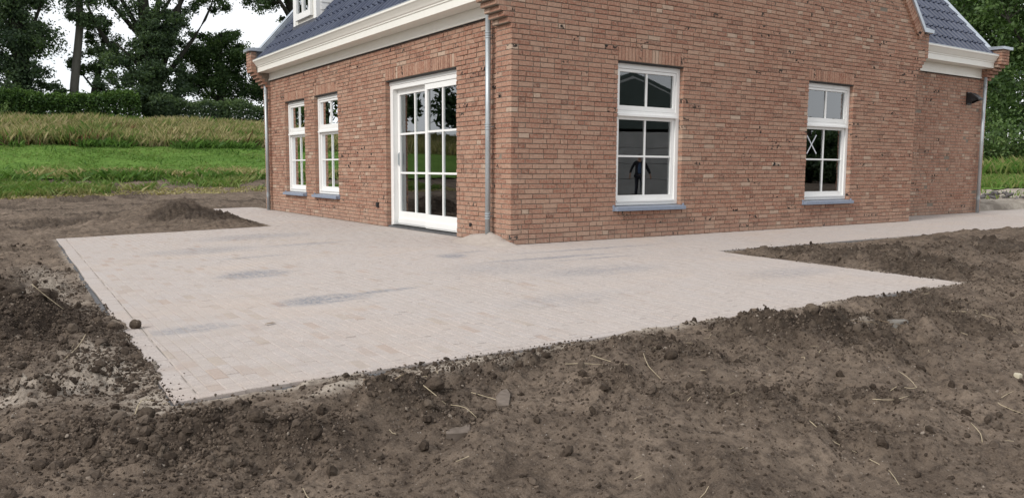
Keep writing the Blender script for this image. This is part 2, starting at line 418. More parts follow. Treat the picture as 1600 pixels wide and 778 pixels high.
def soil_h(x, y, detail=True):
    dp = dist_paved(x, y)
    edge = zt(np.clip(x, TX0, 40), np.clip(y, TY0, 40))
    # flush with the paving at the front and in the notches, lower along the open left side
    low = sstep(-4.6, -4.95, x)*sstep(-2.6, -1.3, y)*sstep(9, 4, y)
    h = edge - .012 - .045*low
    notch = sstep(TX1-.1, TX1+.5, x)*sstep(-4.6, -4.0, y)
    h = h + notch*(.045*sstep(0, .5, dp) - .0)
    # falls towards where the photographer stands, and outwards
    h = h - .26*sstep(-4.55, -7.6, y)*sstep(5.0, 1.0, x) - .18*sstep(.4, 9, dp)*sstep(-5.5, -2.0, y)
    h = h - .10*sstep(-8, -16, y)
    rough_m = 0
    for cx, cy, sx, sy, hh, an, mo in MOUNDS:
        gk = gauss(x, y, cx, cy, sx, sy, an); h = h + hh*gk; rough_m = np.maximum(rough_m, mo*gk)
    # the bank behind, and the one beyond the right end
    yb = y + .6*fbm(x, y, .12, 3, 5) - bank_shift(x)
    bank = np.interp(yb, [21.5, 23.5, 27, 29, 32, 36, 42, 46, 60, 400], [0, .18, .62, .75, 1.15, 2.05, 3.3, 3.55, 3.6, 3.6])
    sR = (x-CAM[0])*DSX + (y-CAM[1])*DSY
    bR = np.interp(sR, [34, 38, 44, 56, 400], [0, .25, .75, 2.6, 3.2])
    kR = sstep(8, 22, x)
    h = h + bank*(1-kR) + bR*kR*sstep(-25, -5, y)
    if detail:
        k = sstep(-.05, .30, dp)
        far = 1/(1 + .02*np.maximum(np.hypot(x-CAM[0], y-CAM[1])-8, 0))
        h = h + k*.10*fbm(x, y, .9, 3, 1) + k*.085*fbm(x, y, 3.2, 4, 2)
        # drag marks of the machine bucket, running with the slope on the left and across in front
        lft = sstep(-4.6, -5.0, x)
        a1 = fbm(x*1.0 + y*.25, y*3.4 - x*1.1, 1.5, 4, 3); a2 = fbm((x*.8+y*.6)*.8, (y*.8-x*.6)*4.2, 1.5, 4, 4)
        h = h + k*(lft*.12*a1 + (1-lft)*.13*a2)
        crumb = fbm(x, y, .8, 3, 77); cr = sstep(-.02, .14, crumb)
        rg = np.clip(.35 + .8*cr + rough_m, 0, 1.4)
        r1 = np.abs(fbm(x, y, 6.5, 4, 6)); h = h + (.35+.65*k)*.11*rg*(r1-.1)*far
        r2 = fbm(x, y, 19, 3, 8, .6); h = h + (.4+.6*k)*.044*rg*r2*far
        rough = np.clip(.22 + cr + rough_m, 0, 1.3); h = h + (.3+.7*k)*.034*rough*fbm(x, y, 42, 2, 78, .6)*far
        lump = np.maximum(vnoise(x*26+3*vnoise(x*7, y*7, 3), y*26, 21)-.08, 0); h = h + k*.085*rg*lump*far
        lump2 = np.maximum(vnoise(x*11+2*vnoise(x*5, y*5, 9), y*11, 31)-.16, 0); h = h + k*.14*rg*lump2*far
    # earth spilled over the rim of the paving in places; elsewhere the sheet stays below it
    spill = np.maximum(fbm(x, y, 1.5, 3, 88) + .3*fbm(x, y, 9, 2, 89) - .03, 0)*sstep(-1.5, -2.2, y)*sstep(2.6, 1.8, x)
    h = h + .09*spill*sstep(-.09, .0, dp)*sstep(.25, .05, dp)
    under = sstep(.004, -.03, dp + np.minimum(.35*spill, .06))
    h = h*(1-under) + (edge-.16)*under
    return h
def axis_pts(spec):
    out = [spec[0][0]]
    for a, b, d0, d1 in spec:
        x = a
        while x < b-1e-6:
            t = (x-a)/(b-a); d = d0*(d1/d0)**t
            x = min(b, x+d)
            if b-x < .4*d: x = b
            out.append(x)
    return np.array(out)
gx = axis_pts([(-420, -60, 120, 8), (-60, -9, 4, .25), (-9, -6.2, .25, .04), (-6.2, -.2, .022, .022), (-.2, 3.5, .022, .045), (3.5, 12, .05, .14), (12, 60, .2, 2.0), (60, 420, 6, 120)])
gy = axis_pts([(-420, -60, 120, 8), (-60, -8.2, 5, .10), (-8.2, -7.2, .09, .02), (-7.2, -4.4, .020, .020), (-4.4, -1.2, .022, .04), (-1.2, 10, .05, .12), (10, 48, .14, .5), (48, 420, 2, 110)])
GX, GY = np.meshgrid(gx, gy)
GZ = soil_h(GX, GY)
ny, nx = GX.shape
V = np.stack([GX.ravel(), GY.ravel(), GZ.ravel()], 1)
idx = np.arange(nx*ny).reshape(ny, nx)
F = np.stack([idx[:-1, :-1].ravel(), idx[:-1, 1:].ravel(), idx[1:, 1:].ravel(), idx[1:, :-1].ravel()], 1)
# drop the part of the sheet that lies well under the house and the paving
cxm = (GX[:-1, :-1]+GX[1:, 1:])/2; cym = (GY[:-1, :-1]+GY[1:, 1:])/2
keep = ((dist_paved(cxm, cym) > -.35)).ravel()
F = F[keep]
x, y = V[:, 0], V[:, 1]
moist = np.zeros(len(V))
for cx, cy, sx, sy, hh, an, mo in MOUNDS:
    moist = np.maximum(moist, mo*gauss(x, y, cx, cy, sx*1.1, sy*1.1, an))
moist = np.clip(moist*1.2 + .75*sstep(.0, .18, fbm(x, y, .8, 3, 77) + .25*fbm(x, y, 5, 3, 40)) - .05, 0, 1)
dp = dist_paved(x, y)
SANDY = [(-3.45, -4.52, .55, .10, .05, 1.), (-4.05, -4.60, .28, .05, .45, 1.1), (-4.35, -4.66, .25, .04, .2, .9), (-4.98, -3.75, .20, .45, .1, .95), (-5.05, -1.6, .25, .25, 0, .5), (-4.95, .3, .18, 1.0, 0, .7), (-5.15, -1.05, .33, .13, .3, 1.), (-5.25, -3.7, .5, .16, .2, .8), (-5.25, -4.0, .45, .14, .25, .9), (-5.0, -3.3, .2, .2, 0, .7),
         (-5.3, -.3, .4, .3, .2, .5), (-2.9, -4.50, .5, .06, 0, .7), (-4.85, -4.35, .15, .3, 0, .9), (-.6, -5.1, .14, .05, -.3, .6), (-5.0, .9, .2, .8, 0, .5)]
sandy = np.zeros(len(V))
for cx, cy, sx, sy, an, w in SANDY:
    sandy = np.maximum(sandy, w*gauss(x, y, cx, cy, sx, sy, an))
sandy = np.maximum(sandy, .85*np.exp(-(np.maximum(dp, 0)/.05)**2)*sstep(-.15, .25, fbm(x, y, 1.3, 3, 44)+.12))
sandy = np.clip(sandy*(1+1.4*fbm(x, y, 9, 3, 41)), 0, 1)
road = sstep(13.5, 16, x)*sstep(-6, -2, y)
ground = link('ground', np_mesh('ground', V, F, MSOIL, np.stack([moist, sandy, road], 1), True))
tag(ground, kind='structure')

# turf that covers the bank: a sheet just above the soil
def mat_turf():
    t = NT('bank_turf')
    sx = t.new('SeparateXYZ'); t.l.new(t.pos(), sx.inputs[0])
    n = t.noise(.55, 5, stretch=(.5, 1.6, 1)); n2 = t.noise(6, 4); n3 = t.noise(2.0, 5, stretch=(.5, 1.5, 1))
    c = t.mix(t.ramp(n, [(.35, 0), (.65, 1)]), (.095, .175, .034), (.145, .245, .052))
    c = t.mix(t.ramp(n2, [(.35, .6), (.6, 0)]), c, (.045, .105, .016))
    c = t.mix(t.ramp(n3, [(.58, 0), (.75, .5)]), c, (.15, .20, .055))
    return t.fin(c, .9, t.bump(n2, .8, .08), .1)
MTURF = mat_turf()
tx = np.linspace(-70, 15, 240); ty = np.linspace(24.3, 62, 110)
TXX, TYY = np.meshgrid(tx, ty); TYY = TYY + bank_shift(TXX)
edge_lo = 27.6 + bank_shift(TXX) + .9*fbm(TXX, TYY*0, .35, 3, 51) + .8*fbm(TXX, TYY*0+7, 1.6, 2, 52)
TYY = np.maximum(TYY, edge_lo)
TZZ = soil_h(TXX, TYY, False) + .05 + .10*fbm(TXX, TYY, .5, 3, 53) + .05*fbm(TXX, TYY, 2.2, 3, 54) + .04
ii = np.arange(TXX.size).reshape(TXX.shape)
FF = np.stack([ii[:-1, :-1].ravel(), ii[:-1, 1:].ravel(), ii[1:, 1:].ravel(), ii[1:, :-1].ravel()], 1)
tag(link('lawn', np_mesh('lawn', np.stack([TXX.ravel(), TYY.ravel(), TZZ.ravel()], 1), FF, MTURF, None, True)), kind='structure')
# turf on the right hand bank
tx = np.linspace(16, 110, 120); ty = np.linspace(-8, 80, 110)
TXX, TYY = np.meshgrid(tx, ty)
TZZ = soil_h(TXX, TYY, False) + .06 + .08*fbm(TXX, TYY, .6, 3, 55)
sR = (TXX-CAM[0])*DSX + (TYY-CAM[1])*DSY
ii = np.arange(TXX.size).reshape(TXX.shape)
FF = np.stack([ii[:-1, :-1].ravel(), ii[:-1, 1:].ravel(), ii[1:, 1:].ravel(), ii[1:, :-1].ravel()], 1)
sc_ = ((sR[:-1, :-1] + 2.5*fbm(TXX[:-1, :-1], TYY[:-1, :-1], .3, 3, 56)) > 37.5).ravel()
tag(link('meadow', np_mesh('meadow', np.stack([TXX.ravel(), TYY.ravel(), TZZ.ravel()], 1), FF[sc_], MTURF, None, True)), kind='structure')

# ------------------------------------------------------------------ terrace and paths of clay pavers
terrace = None
def paver_mesh_data(w, l, hgt, jit):
    c = .003
    top = [(-w/2+c, -l/2+c, 0), (w/2-c, -l/2+c, 0), (w/2-c, l/2-c, 0), (-w/2+c, l/2-c, 0)]
    mid = [(-w/2, -l/2, -c), (w/2, -l/2, -c), (w/2, l/2, -c), (-w/2, l/2, -c)]
    bot = [(-w/2, -l/2, -hgt), (w/2, -l/2, -hgt), (w/2, l/2, -hgt), (-w/2, l/2, -hgt)]
    vs = [(a+jit.uniform(-.0015, .0015), b+jit.uniform(-.0015, .0015), z_) for a, b, z_ in top+mid+bot]
    fs = [(0, 1, 2, 3)] + [(4+i, 4+(i+1) % 4, (i+1) % 4, i) for i in range(4)] + [(8+i, 8+(i+1) % 4, 4+(i+1) % 4, 4+i) for i in range(4)]
    return vs, fs
pav = []       # x, y, width, length, rotated, edge piece
PW, PL = .068, .212
def in_paved(x_, y_): return float(dist_paved(np.array(x_), np.array(y_))) < -.012
# running bond, long side along the long wall
xs = np.arange(TX0+.115+PW/2, 15.2, PW)
for i, px in enumerate(xs):
    if px < PX0+.1: ya, yb = TY0+.075, TY1-.075
    elif px < 0.02: ya, yb = TY0+.075, PYE-.02
    elif px < TX1: ya, yb = TY0+.075, 0.0
    elif px < 9.02: ya, yb = PY0+.075, 0.0
    else: ya, yb = PY0+.075, .93
    yy = ya - (PL*.5 if i % 2 else 0) - (.05 if i % 3 == 0 else 0)
    while yy < yb:
        a, b = max(yy, ya), min(yy+PL-.003, yb)
        yy += PL
        if b-a < .03: continue
        ym = (a+b)/2; l_, r_ = px-PW/2+.00175, px+PW/2-.00175
        if px < -4: l_ = max(l_, txl(ym)+.119)
        if px > 1.4 and px < 2.3 and ym < PY0: r_ = min(r_, txr(ym)-.075)
        if r_-l_ < .018: continue
        pav.append(((l_+r_)/2, ym, r_-l_, b-a, 0))
def edge_run(x0, y0, x1, y1, w, l):
    n = max(1, int(round(math.hypot(x1-x0, y1-y0)/l)))
    for k in range(n):
        t = (k+.5)/n
        along_y = abs(y1-y0) > abs(x1-x0)
        L_ = math.hypot(x1-x0, y1-y0)/n - .004
        wv = .006*math.sin(k*.55)+random.uniform(-.003, .003)
        pav.append((x0+(x1-x0)*t+(wv if along_y else 0), y0+(y1-y0)*t+(0 if along_y else wv), w if along_y else L_, L_ if along_y else w, 1))
edge_run(txl(TY0)+.055, TY0, txl(TY1)+.055, TY1, .104, .212)
edge_run(TX0+.11, TY0+.036, TX1, TY0+.036, .068, .212)
edge_run(txr(TY0)-.036, TY0+.075, txr(PY0)-.036, PY0, .068, .212)
edge_run(txr(PY0), PY0+.036, 15.2, PY0+.036, .068, .212)
edge_run(txl(TY1)+.11, TY1-.036, PX0, TY1-.036, .068, .212)
edge_run(PX0+.036, TY1, PX0+.036, PYE, .068, .212)
bed = MB()      # sand bed whose surface fills the joints
bx = sorted(set(list(np.arange(TX0+.02, -4.4, .03)) + list(np.arange(-4.4, 1.85, .25)) + list(np.arange(1.85, 2.2, .03)) + list(np.arange(2.2, 15.2, .25)) + [0.0, PX0+.02, TX1-.02]))
by = sorted(set(list(np.arange(TY0+.02, PYE-.02, .25)) + [0.0, TY1-.02, PY0+.02, .95]))
for i in range(len(bx)-1):
    for j in range(len(by)-1):
        mx_, my_ = (bx[i]+bx[i+1])/2, (by[j]+by[j+1])/2
        if not (in_paved(mx_, my_) and in_paved(bx[i]+.01, my_) and in_paved(bx[i+1]-.01, my_)): continue
        if mx_ > .06 and my_ > .0 and mx_ < 9.0: continue
        if my_ > .95 and mx_ > 0.06: continue
        q = [(bx[i], by[j]), (bx[i+1], by[j]), (bx[i+1], by[j+1]), (bx[i], by[j+1])]
        bed.add([(a, b, float(zt(a, b))-.0030) for a, b in q], [(0, 1, 2, 3)])
terrace = bed.build('terrace', MSAND)
tag(terrace, kind='structure')
jr = random.Random(3)
P = np.array([(a, b, float(zt(a, b))) for a, b, *_ in pav])
vis, zz = view_size(P)
rank = np.where(vis, zz, 1e6 + zz)
order = np.argsort(rank)
near = set(order[:300].tolist())
cache = {}
rest = MB()
for k, (a, b, w, l, e) in enumerate(pav):
    t0 = jr.random(); t1 = jr.random()
    if e: t1 = .55 + .4*jr.random()
    z0 = float(zt(a, b)) + jr.uniform(-.0016, .002)
    sx_, sy_ = (.022 if (a < 0 and -a > max(-b, 0)) else 0), (.022 if (b < 0 and -b >= max(-a, 0)) else 0)
    if k in near:
        key = (round(w, 3), round(l, 2), jr.randrange(26))
        if key not in cache:
            m = MB(); vs, fs = paver_mesh_data(w, round(l, 2) if l < .2 else l, .06, jr); m.add(vs, fs, (jr.random(), (.5+.45*jr.random()) if e else jr.random(), jr.random()))
            cache[key] = m.mesh('paver', MPAVER)
        o = link('paver', cache[key], terrace, (a, b, z0))
        o.rotation_euler = (math.atan(sy_)+jr.uniform(-.006, .006), -math.atan(sx_)+jr.uniform(-.01, .01), jr.uniform(-.006, .006))
    else:
        vs, fs = paver_mesh_data(w, l, .06, jr)
        rest.add([(a+p[0], b+p[1], z0+p[2]+p[0]*sx_+p[1]*sy_) for p in vs], fs, (t0, t1, jr.random()))
tag(rest.build('paver_field', MPAVER, terrace), kind='stuff')
# the long far path beyond the wing is one sheet, too far to tell pavers apart
fp = MB(); fp.add([(15.2, PY0, -.036), (PXE, PY0, -.036), (PXE, 1.2, -.01), (15.2, 1.2, -.01)], [(0, 1, 2, 3)])
fp.add([(13.6, .93, -.002), (15.2, .93, -.002), (15.2, 1.2, -.002), (13.6, 1.2, -.002)], [(0, 1, 2, 3)])
tag(fp.build('path', MPAVER), kind='structure')
jm = MB(); yy = TY0+.1      # open joint beside the border course, filled with sand here and there
while yy < TY1-.2:
    ye = min(TY1-.12, yy + jr.uniform(.06, .55)); w_ = jr.uniform(.0025, .005); c0, c1 = txl(yy)+.113, txl(ye)+.113
    jm.add([(px_, py_, float(zt(np.array(px_), np.array(py_)))-.0014) for px_, py_ in ((c0-w_/2, yy), (c0+w_/2, yy), (c1+w_/2, ye), (c1-w_/2, ye))], [(0, 1, 2, 3)])
    yy = ye + jr.uniform(.02, .25)
tag(jm.build('edge_joint', mat_plain('joint_grit', (.17, .15, .13), .95), terrace), kind='stuff')
# concrete edging strips holding the pavers
def edging(x0, y0, x1, y1, nrm):
    n = max(1, int(round(math.hypot(x1-x0, y1-y0)/1.0)))
    for k in range(n):
        t0, t1 = k/n, (k+1)/n
        ax, ay, bx_, by_ = x0+(x1-x0)*t0, y0+(y1-y0)*t0, x0+(x1-x0)*t1, y0+(y1-y0)*t1
        m = MB()
        dx, dy = nrm[0]*.028, nrm[1]*.028
        ux, uy = (bx_-ax)/n*0, 0
        g_ = .004
        L_ = math.hypot(bx_-ax, by_-ay); ex, ey = (bx_-ax)/L_*g_, (by_-ay)/L_*g_
        a_ = (ax+ex, ay+ey); b_ = (bx_-ex, by_-ey)
        za, zb = float(zt(*map(np.array, a_)))-.012+jr.uniform(-.003, .003), float(zt(*map(np.array, b_)))-.012+jr.uniform(-.003, .003)
        ch = .15
        vs = [(*a_, za), (*b_, zb), (b_[0]+dx*.85, b_[1]+dy*.85, zb-.002), (a_[0]+dx*.85, a_[1]+dy*.85, za-.002),
              (a_[0]+dx, a_[1]+dy, za-.010), (b_[0]+dx, b_[1]+dy, zb-.010), (b_[0]+dx, b_[1]+dy, zb-.2), (a_[0]+dx, a_[1]+dy, za-.2), (*a_, za-.2), (*b_, zb-.2)]
        m.add(vs, [(0, 1, 2, 3), (3, 2, 5, 4), (4, 5, 6, 7), (0, 3, 4, 7, 8), (1, 9, 6, 5, 2), (0, 8, 9, 1), (7, 6, 9, 8)])
        m.build('edging_strip', MCONC, terrace, recalc=True)
edging(txl(TY0)-.002, TY0, txl(TY1)-.002, TY1, (-1, 0))
edging(TX0, TY0-.002, TX1, TY0-.002, (0, -1))
edging(txr(TY0)+.002, TY0, txr(PY0)+.002, PY0, (1, 0))
edging(txr(PY0)+.03, PY0-.002, 12, PY0-.002, (0, -1))
edging(txl(TY1), TY1+.002, PX0, TY1+.002, (0, 1))
edging(PX0-.002, TY1, PX0-.002, PYE, (-1, 0))

# ------------------------------------------------------------------ the house
house = empty('house', (0, 0, 0))
tag(house, 'new red brick house with white framed windows, zinc downpipes and slate blue tiled roof', 'house')
C = .063; JT = .011
XL = .05                      # long wall face
GW = 9.02                     # gable width
WX, WY = 13.62, .93           # wing
T = 1.15                      # roof slope
def cop_l(z): return -.14 + (z-3.55)/T            # line of the coping on the gable
WIN1 = (1.725, 2.965, 7*C, 38*C); WIN2 = (5.84, 7.08, 7*C, 38*C)
AWIN1 = (7.50, 8.70, 7*C, 37*C); AWIN2 = (5.74, 6.94, 7*C, 37*C)
DOOR = (1.425, 3.70, -.05, 37*C)
bricks = []       # (origin vec, u vec, n vec, u0, u1, z0, z1, depth, tone offset)
brr = random.Random(11)
def row_cuts(u0, u1, course, start=None):
    out = []; u = u0 - (brr.choice([0, .055, .11, .16]) if start is None else 0)
    run = 0
    while u < u1-.02:
        if brr.random() < .34 or run >= 4: w = .1; run = 0
        else: w = .21; run += 1
        if start and not out: w = start
        a, b = max(u, u0), min(u+w, u1)
        if u1-b < .045: b = u1
        if b-a > .028: out.append([a, b])
        elif out and a-out[-1][1] < .02: out[-1][1] = b
        u = b+JT
    return out
def lay(org, uv, nv, course_range, lim, openings, depth=.11, tone=0, quoin=None):
    for k in course_range:
        z0, z1 = k*C + JT/2, (k+1)*C - JT/2
        lo, hi = lim(k)
        if hi-lo < .04: continue
        st = None
        if quoin and k % 2 == quoin[0]: lo = lo + quoin[1]
        for a, b in row_cuts(lo, hi, k, st):
            segs = [(a, b)]
            for (p0, p1, q0, q1) in openings:
                if z1 > q0+.004 and z0 < q1-.004:
                    ns = []
                    for s0, s1 in segs:
                        if s1 <= p0 or s0 >= p1: ns.append((p1 if 0 <= s0-p1 < .034 else s0, p0 if 0 <= p0-s1 < .034 else s1))
                        else:
                            if p0-s0 > .02: ns.append((s0, p0))
                            if s1-p1 > .02: ns.append((p1, s1))
                    segs = ns
            for s0, s1 in segs: bricks.append((org, uv, nv, s0, s1, z0, z1, depth, tone))
def knee(k):        # corbel steps of the gable ends
    i = k - 43
    return 0 if i < 0 else min(.058*(i+1), .36)
def gl(k):
    z = (k+1)*C
    if k < 55: return (-knee(k), GW+knee(k))
    a = cop_l(z)
    return (a, 9.0-a) if k >= 55 else None
SOLD1 = (WIN1[0]-.0, WIN1[1]+.0, 38*C, 41*C); SOLD2 = (WIN2[0], WIN2[1], 38*C, 41*C)
KTOP = int(8.6/C)
lay(Vector((0, 0, 0)), Vector((1, 0, 0)), Vector((0, -1, 0)), range(-1, KTOP), gl, [WIN1, WIN2, SOLD1, SOLD2], quoin=(1, .105+JT))
# return of the gable wall on the long side (quoined into the face), near and far
RT = .345
for yb, far_ in ((0, 0), (9.655, 1)):
    for k in range(-1, 55):
        z0, z1 = k*C + JT/2, (k+1)*C - JT/2
        org = Vector((-knee(k), yb, 0))
        if far_: cuts = [(0, .21), (.221, RT)] if k % 2 else [(0, .1), (.111, RT)]
        else: cuts = [(0, .21), (.221, RT)] if k % 2 else [(.105+JT, RT)]
        for a, b in cuts: bricks.append((org, Vector((0, 1, 0)), Vector((-1, 0, 0)), a, b, z0, z1, .104, 0))
SOLA1 = (AWIN1[0], AWIN1[1], 37*C, 40*C); SOLA2 = (AWIN2[0], AWIN2[1], 37*C, 40*C); SOLD = (DOOR[0], DOOR[1], 37*C, 40*C)
lay(Vector((XL, 0, 0)), Vector((0, 1, 0)), Vector((-1, 0, 0)), range(-2, 46), lambda k: (RT+.004, 9.65), [AWIN1, AWIN2, DOOR, SOLA1, SOLA2, SOLD])
lay(Vector((0, WY, 0)), Vector((1, 0, 0)), Vector((0, -1, 0)), range(-1, 49), lambda k: (9.05, WX), [])
# wing end: the return on the gable side with corbels towards the front
def kneew(k):
    i = k-47
    return 0 if i < 0 else min(.07*(i+1), .42)
for k in range(47, 57):
    z0, z1 = k*C + JT/2, (k+1)*C - JT/2
    for a, b in ((0, .1), (.111, .34)) if k % 2 else ((0, .21), (.221, .34)):
        bricks.append((Vector((WX-.34, WY-kneew(k), 0)), Vector((1, 0, 0)), Vector((0, -1, 0)), a, b, z0, z1, .3, 0))

def brick_geo(w, h, dep, rr):
    """front at d=0, with worn chamfered arrises; local u,d(outwards),z"""
    c = .0035
    j = lambda s=.0022: rr.uniform(-s, s)
    fr = [(c+j(), -abs(j(.001)), c+j()), (w-c+j(), -abs(j(.001)), c+j()), (w-c+j(), -abs(j(.001)), h-c+j()), (c+j(), -abs(j(.001)), h-c+j())]
    md = [(0+j(.0015), -c, j(.0012)), (w+j(.0015), -c, j(.0012)), (w+j(.0015), -c, h+j(.0012)), (j(.0015), -c, h+j(.0012))]
    bk = [(0, -dep, 0), (w, -dep, 0), (w, -dep, h), (0, -dep, h)]
    fs = [(0, 1, 2, 3)] + [(4+i, 4+(i+1) % 4, (i+1) % 4, i) for i in range(4)] + [(8+i, 8+(i+1) % 4, 4+(i+1) % 4, 4+i) for i in range(4)]
    return fr+md+bk, fs
def brick_tint(rr):
    r = min(1, max(0, rr.gauss(.44, .21)))
    if rr.random() < .02: r = .97
    burn = 1.0 if rr.random() < .05 else 0
    return (r, burn, rr.random())
mids = np.array([tuple(o + u*((a+b)/2) + Vector((0, 0, (z0+z1)/2))) for o, u, n, a, b, z0, z1, d, t in bricks])
vis, zz = view_size(mids)
facing = np.array([abs(b[2].y) > .5 for b in bricks])
lens = np.array([b[4]-b[3] for b in bricks])
score = np.where(vis, lens*(.055)/zz**2*np.where(facing, .62, .5), 0)
top300 = set(np.argsort(-score)[:300].tolist())
brickwork = MB()
mort = {}
bcache = {}
gable_single = []
for i, (o, u, n, a, b, z0, z1, dep, tone) in enumerate(bricks):
    h = z1-z0; w = b-a
    off = brr.gauss(0, .0026)
    if i in top300:
        gable_single.append(i); continue
    vs, fs = brick_geo(w, h, dep, brr)
    if u.cross(Vector((0, 0, 1))).dot(n) < 0: fs = [f[::-1] for f in fs]
    p0 = o + u*a + Vector((0, 0, z0))
    brickwork.add([p0 + u*v[0] + n*(v[1]+off) + Vector((0, 0, v[2])) for v in vs], fs, brick_tint(brr))
# the sloping band of bricks under the coping of the gable
def band(side):
    n = 62; L_ = math.hypot(1, T); sx_, sz_ = 1/L_, T/L_
    for k in range(n):
        s0 = -.02 + k*.0635*1.0
        w = .0525
        rr = brr
        p = Vector((-.14, -.045+rr.gauss(0, .0015), 3.50)) + Vector((sx_, 0, sz_))*s0
        along = Vector((sx_, 0, sz_))*w; down = Vector((sz_, 0, -sx_))*.215
        q = [p, p+along, p+along+down, p+down]
        if side: q = [Vector((9.0-v.x, v.y, v.z)) for v in q]
        bk = [v+Vector((0, .10, 0)) for v in q]
        fs = [(0, 1, 2, 3), (4, 7, 6, 5), (0, 4, 5, 1), (1, 5, 6, 2), (2, 6, 7, 3), (3, 7, 4, 0)]
        brickwork.add(q+bk, fs, brick_tint(rr))
band(0); band(1)
tag(brickwork.build('brickwork', MBRICK, house, recalc=False), kind='stuff')

# backing walls (mortar shows 8 mm behind the brick faces)
def backing(name, org, uv, nv, u0, u1, z0, z1, openings, thick, extra=None, inset=.010):
    m = MB()
    us = sorted(set([u0, u1] + [v for o in openings for v in (o[0]-.004, o[1]+.004)])); zs = sorted(set([z0, z1] + [v for o in openings for v in (max(o[2], z0), o[3]+.0)]))
    for i in range(len(us)-1):
        for j in range(len(zs)-1):
            um, zm = (us[i]+us[i+1])/2, (zs[j]+zs[j+1])/2
            if any(o[0]-.004 < um < o[1]+.004 and o[2] < zm < o[3] for o in openings): continue
            A = org + uv*us[i] + nv*(-inset); B = org + uv*us[i+1] + nv*(-thick)
            m.box((A.x, A.y, zs[j]), (B.x, B.y, zs[j+1]))
    if extra: extra(m)
    return m.build(name, MMORT, house)
Xv, Yv, NY, NX = Vector((1, 0, 0)), Vector((0, 1, 0)), Vector((0, -1, 0)), Vector((-1, 0, 0))
def gable_extra(m):
    # upper triangle
    z0 = 55*C-.001
    pts = [(cop_l(z0)+.02, z0), (9.0-cop_l(z0)-.02, z0), (4.52, 3.53+T*4.6), (4.48, 3.53+T*4.6)]
    m.prism(pts, .007, .34, 'x' if False else 'y')
    for k in range(43, 55):
        e = knee(k)
        m.box((-e+.007, .007, k*C), (.05, .338, (k+1)*C))
        m.box((GW-.05, .007, k*C), (GW+e-.007, .338, (k+1)*C))
gw = backing('gable_wall', Vector((0, 0, 0)), Xv, NY, .007, GW-.007, -.3, 55*C, [WIN1, WIN2], .34, gable_extra)
lw = backing('long_wall', Vector((XL, 0, 0)), Yv, NX, .342, 9.66, -.3, 3.2, [AWIN1, AWIN2, DOOR], .30)
def fg_extra(m):
    for k in range(-1, 55):
        e = knee(k)
        m.box((-e+.007, 9.66, k*C), (.4, 9.995, (k+1)*C))
    pts = [(cop_l(3.46)+.02, 3.46), (9.0-cop_l(3.46)-.02, 3.46), (4.52, 3.53+T*4.6), (4.48, 3.53+T*4.6)]
    m.prism(pts, 9.66, 9.995, 'y')
fgw = MB(); fg_extra(fgw); fgw.box((.4, 9.66, -.3), (9.0, 9.995, 3.46)); fgw.build('far_gable_wall', MMORT, house)
bwm = MB(); bwm.box((8.72, .34, -.3), (9.0, 9.66, 3.3)); bwm.build('back_wall', MMORT, house)
ww = MB(); ww.box((9.0, WY+.007, -.3), (WX-.004, WY+.3, 3.3))
for k in range(47, 57):
    ww.box((WX-.335, WY-kneew(k)+.25, k*C), (WX-.005, WY+.31, (k+1)*C))
ww.prism([(WY+.3, -.3), (8.2, -.3), (8.2, 3.6), (4.6, 7.6), (WY+.2, 3.6)], WX-.33, WX-.006, 'x')
ww.build('wing_wall', MMORT, house)

# 300 bricks that show largest: parts of the wall they stand in
for i in gable_single:
    o, u, n, a, b, z0, z1, dep, tone = bricks[i]
    w = b-a; key = (round(w*200)/200, brr.randrange(9), abs(n.y) > .5)
    if key not in bcache:
        m = MB(); vs, fs = brick_geo(key[0], z1-z0, dep, brr)
        if u.cross(Vector((0, 0, 1))).dot(n) < 0: fs = [f[::-1] for f in fs]
        m.add([u*v[0]+n*v[1]+Vector((0, 0, v[2])) for v in vs], fs, brick_tint(brr)); bcache[key] = m.mesh('brick', MBRICK)
    par = gw if abs(n.y) > .5 or o.x < .02 else lw
    link('brick', bcache[key], par, tuple(o + u*a + Vector((0, 0, z0)) + n*brr.gauss(0, .0016)))
# soldier courses over the openings
def soldiers(org, uv, nv, u0, u1, z0, z1, parent):
    n = int(round((u1-u0)/.0625)); st = (u1-u0)/n
    for k in range(n):
        m = MB(); vs, fs = brick_geo(st-.010, z1-z0-.010, .10, brr)
        if uv.cross(Vector((0, 0, 1))).dot(nv) < 0: fs = [f[::-1] for f in fs]
        m.add([uv*v[0]+nv*v[1]+Vector((0, 0, v[2])) for v in vs], fs, brick_tint(brr))
        m.build('soldier_brick', MBRICK, parent, tuple(org+uv*(u0+k*st+.005)+nv*brr.gauss(0, .001)+Vector((0, 0, z0+.006))))
soldiers(Vector((0, 0, 0)), Xv, NY, WIN1[0], WIN1[1], 38*C, 41*C, gw)
soldiers(Vector((0, 0, 0)), Xv, NY, WIN2[0], WIN2[1], 38*C, 41*C, gw)
for o_ in (AWIN1, AWIN2, DOOR): soldiers(Vector((XL, 0, 0)), Yv, NX, o_[0], o_[1], 37*C, 40*C, lw)

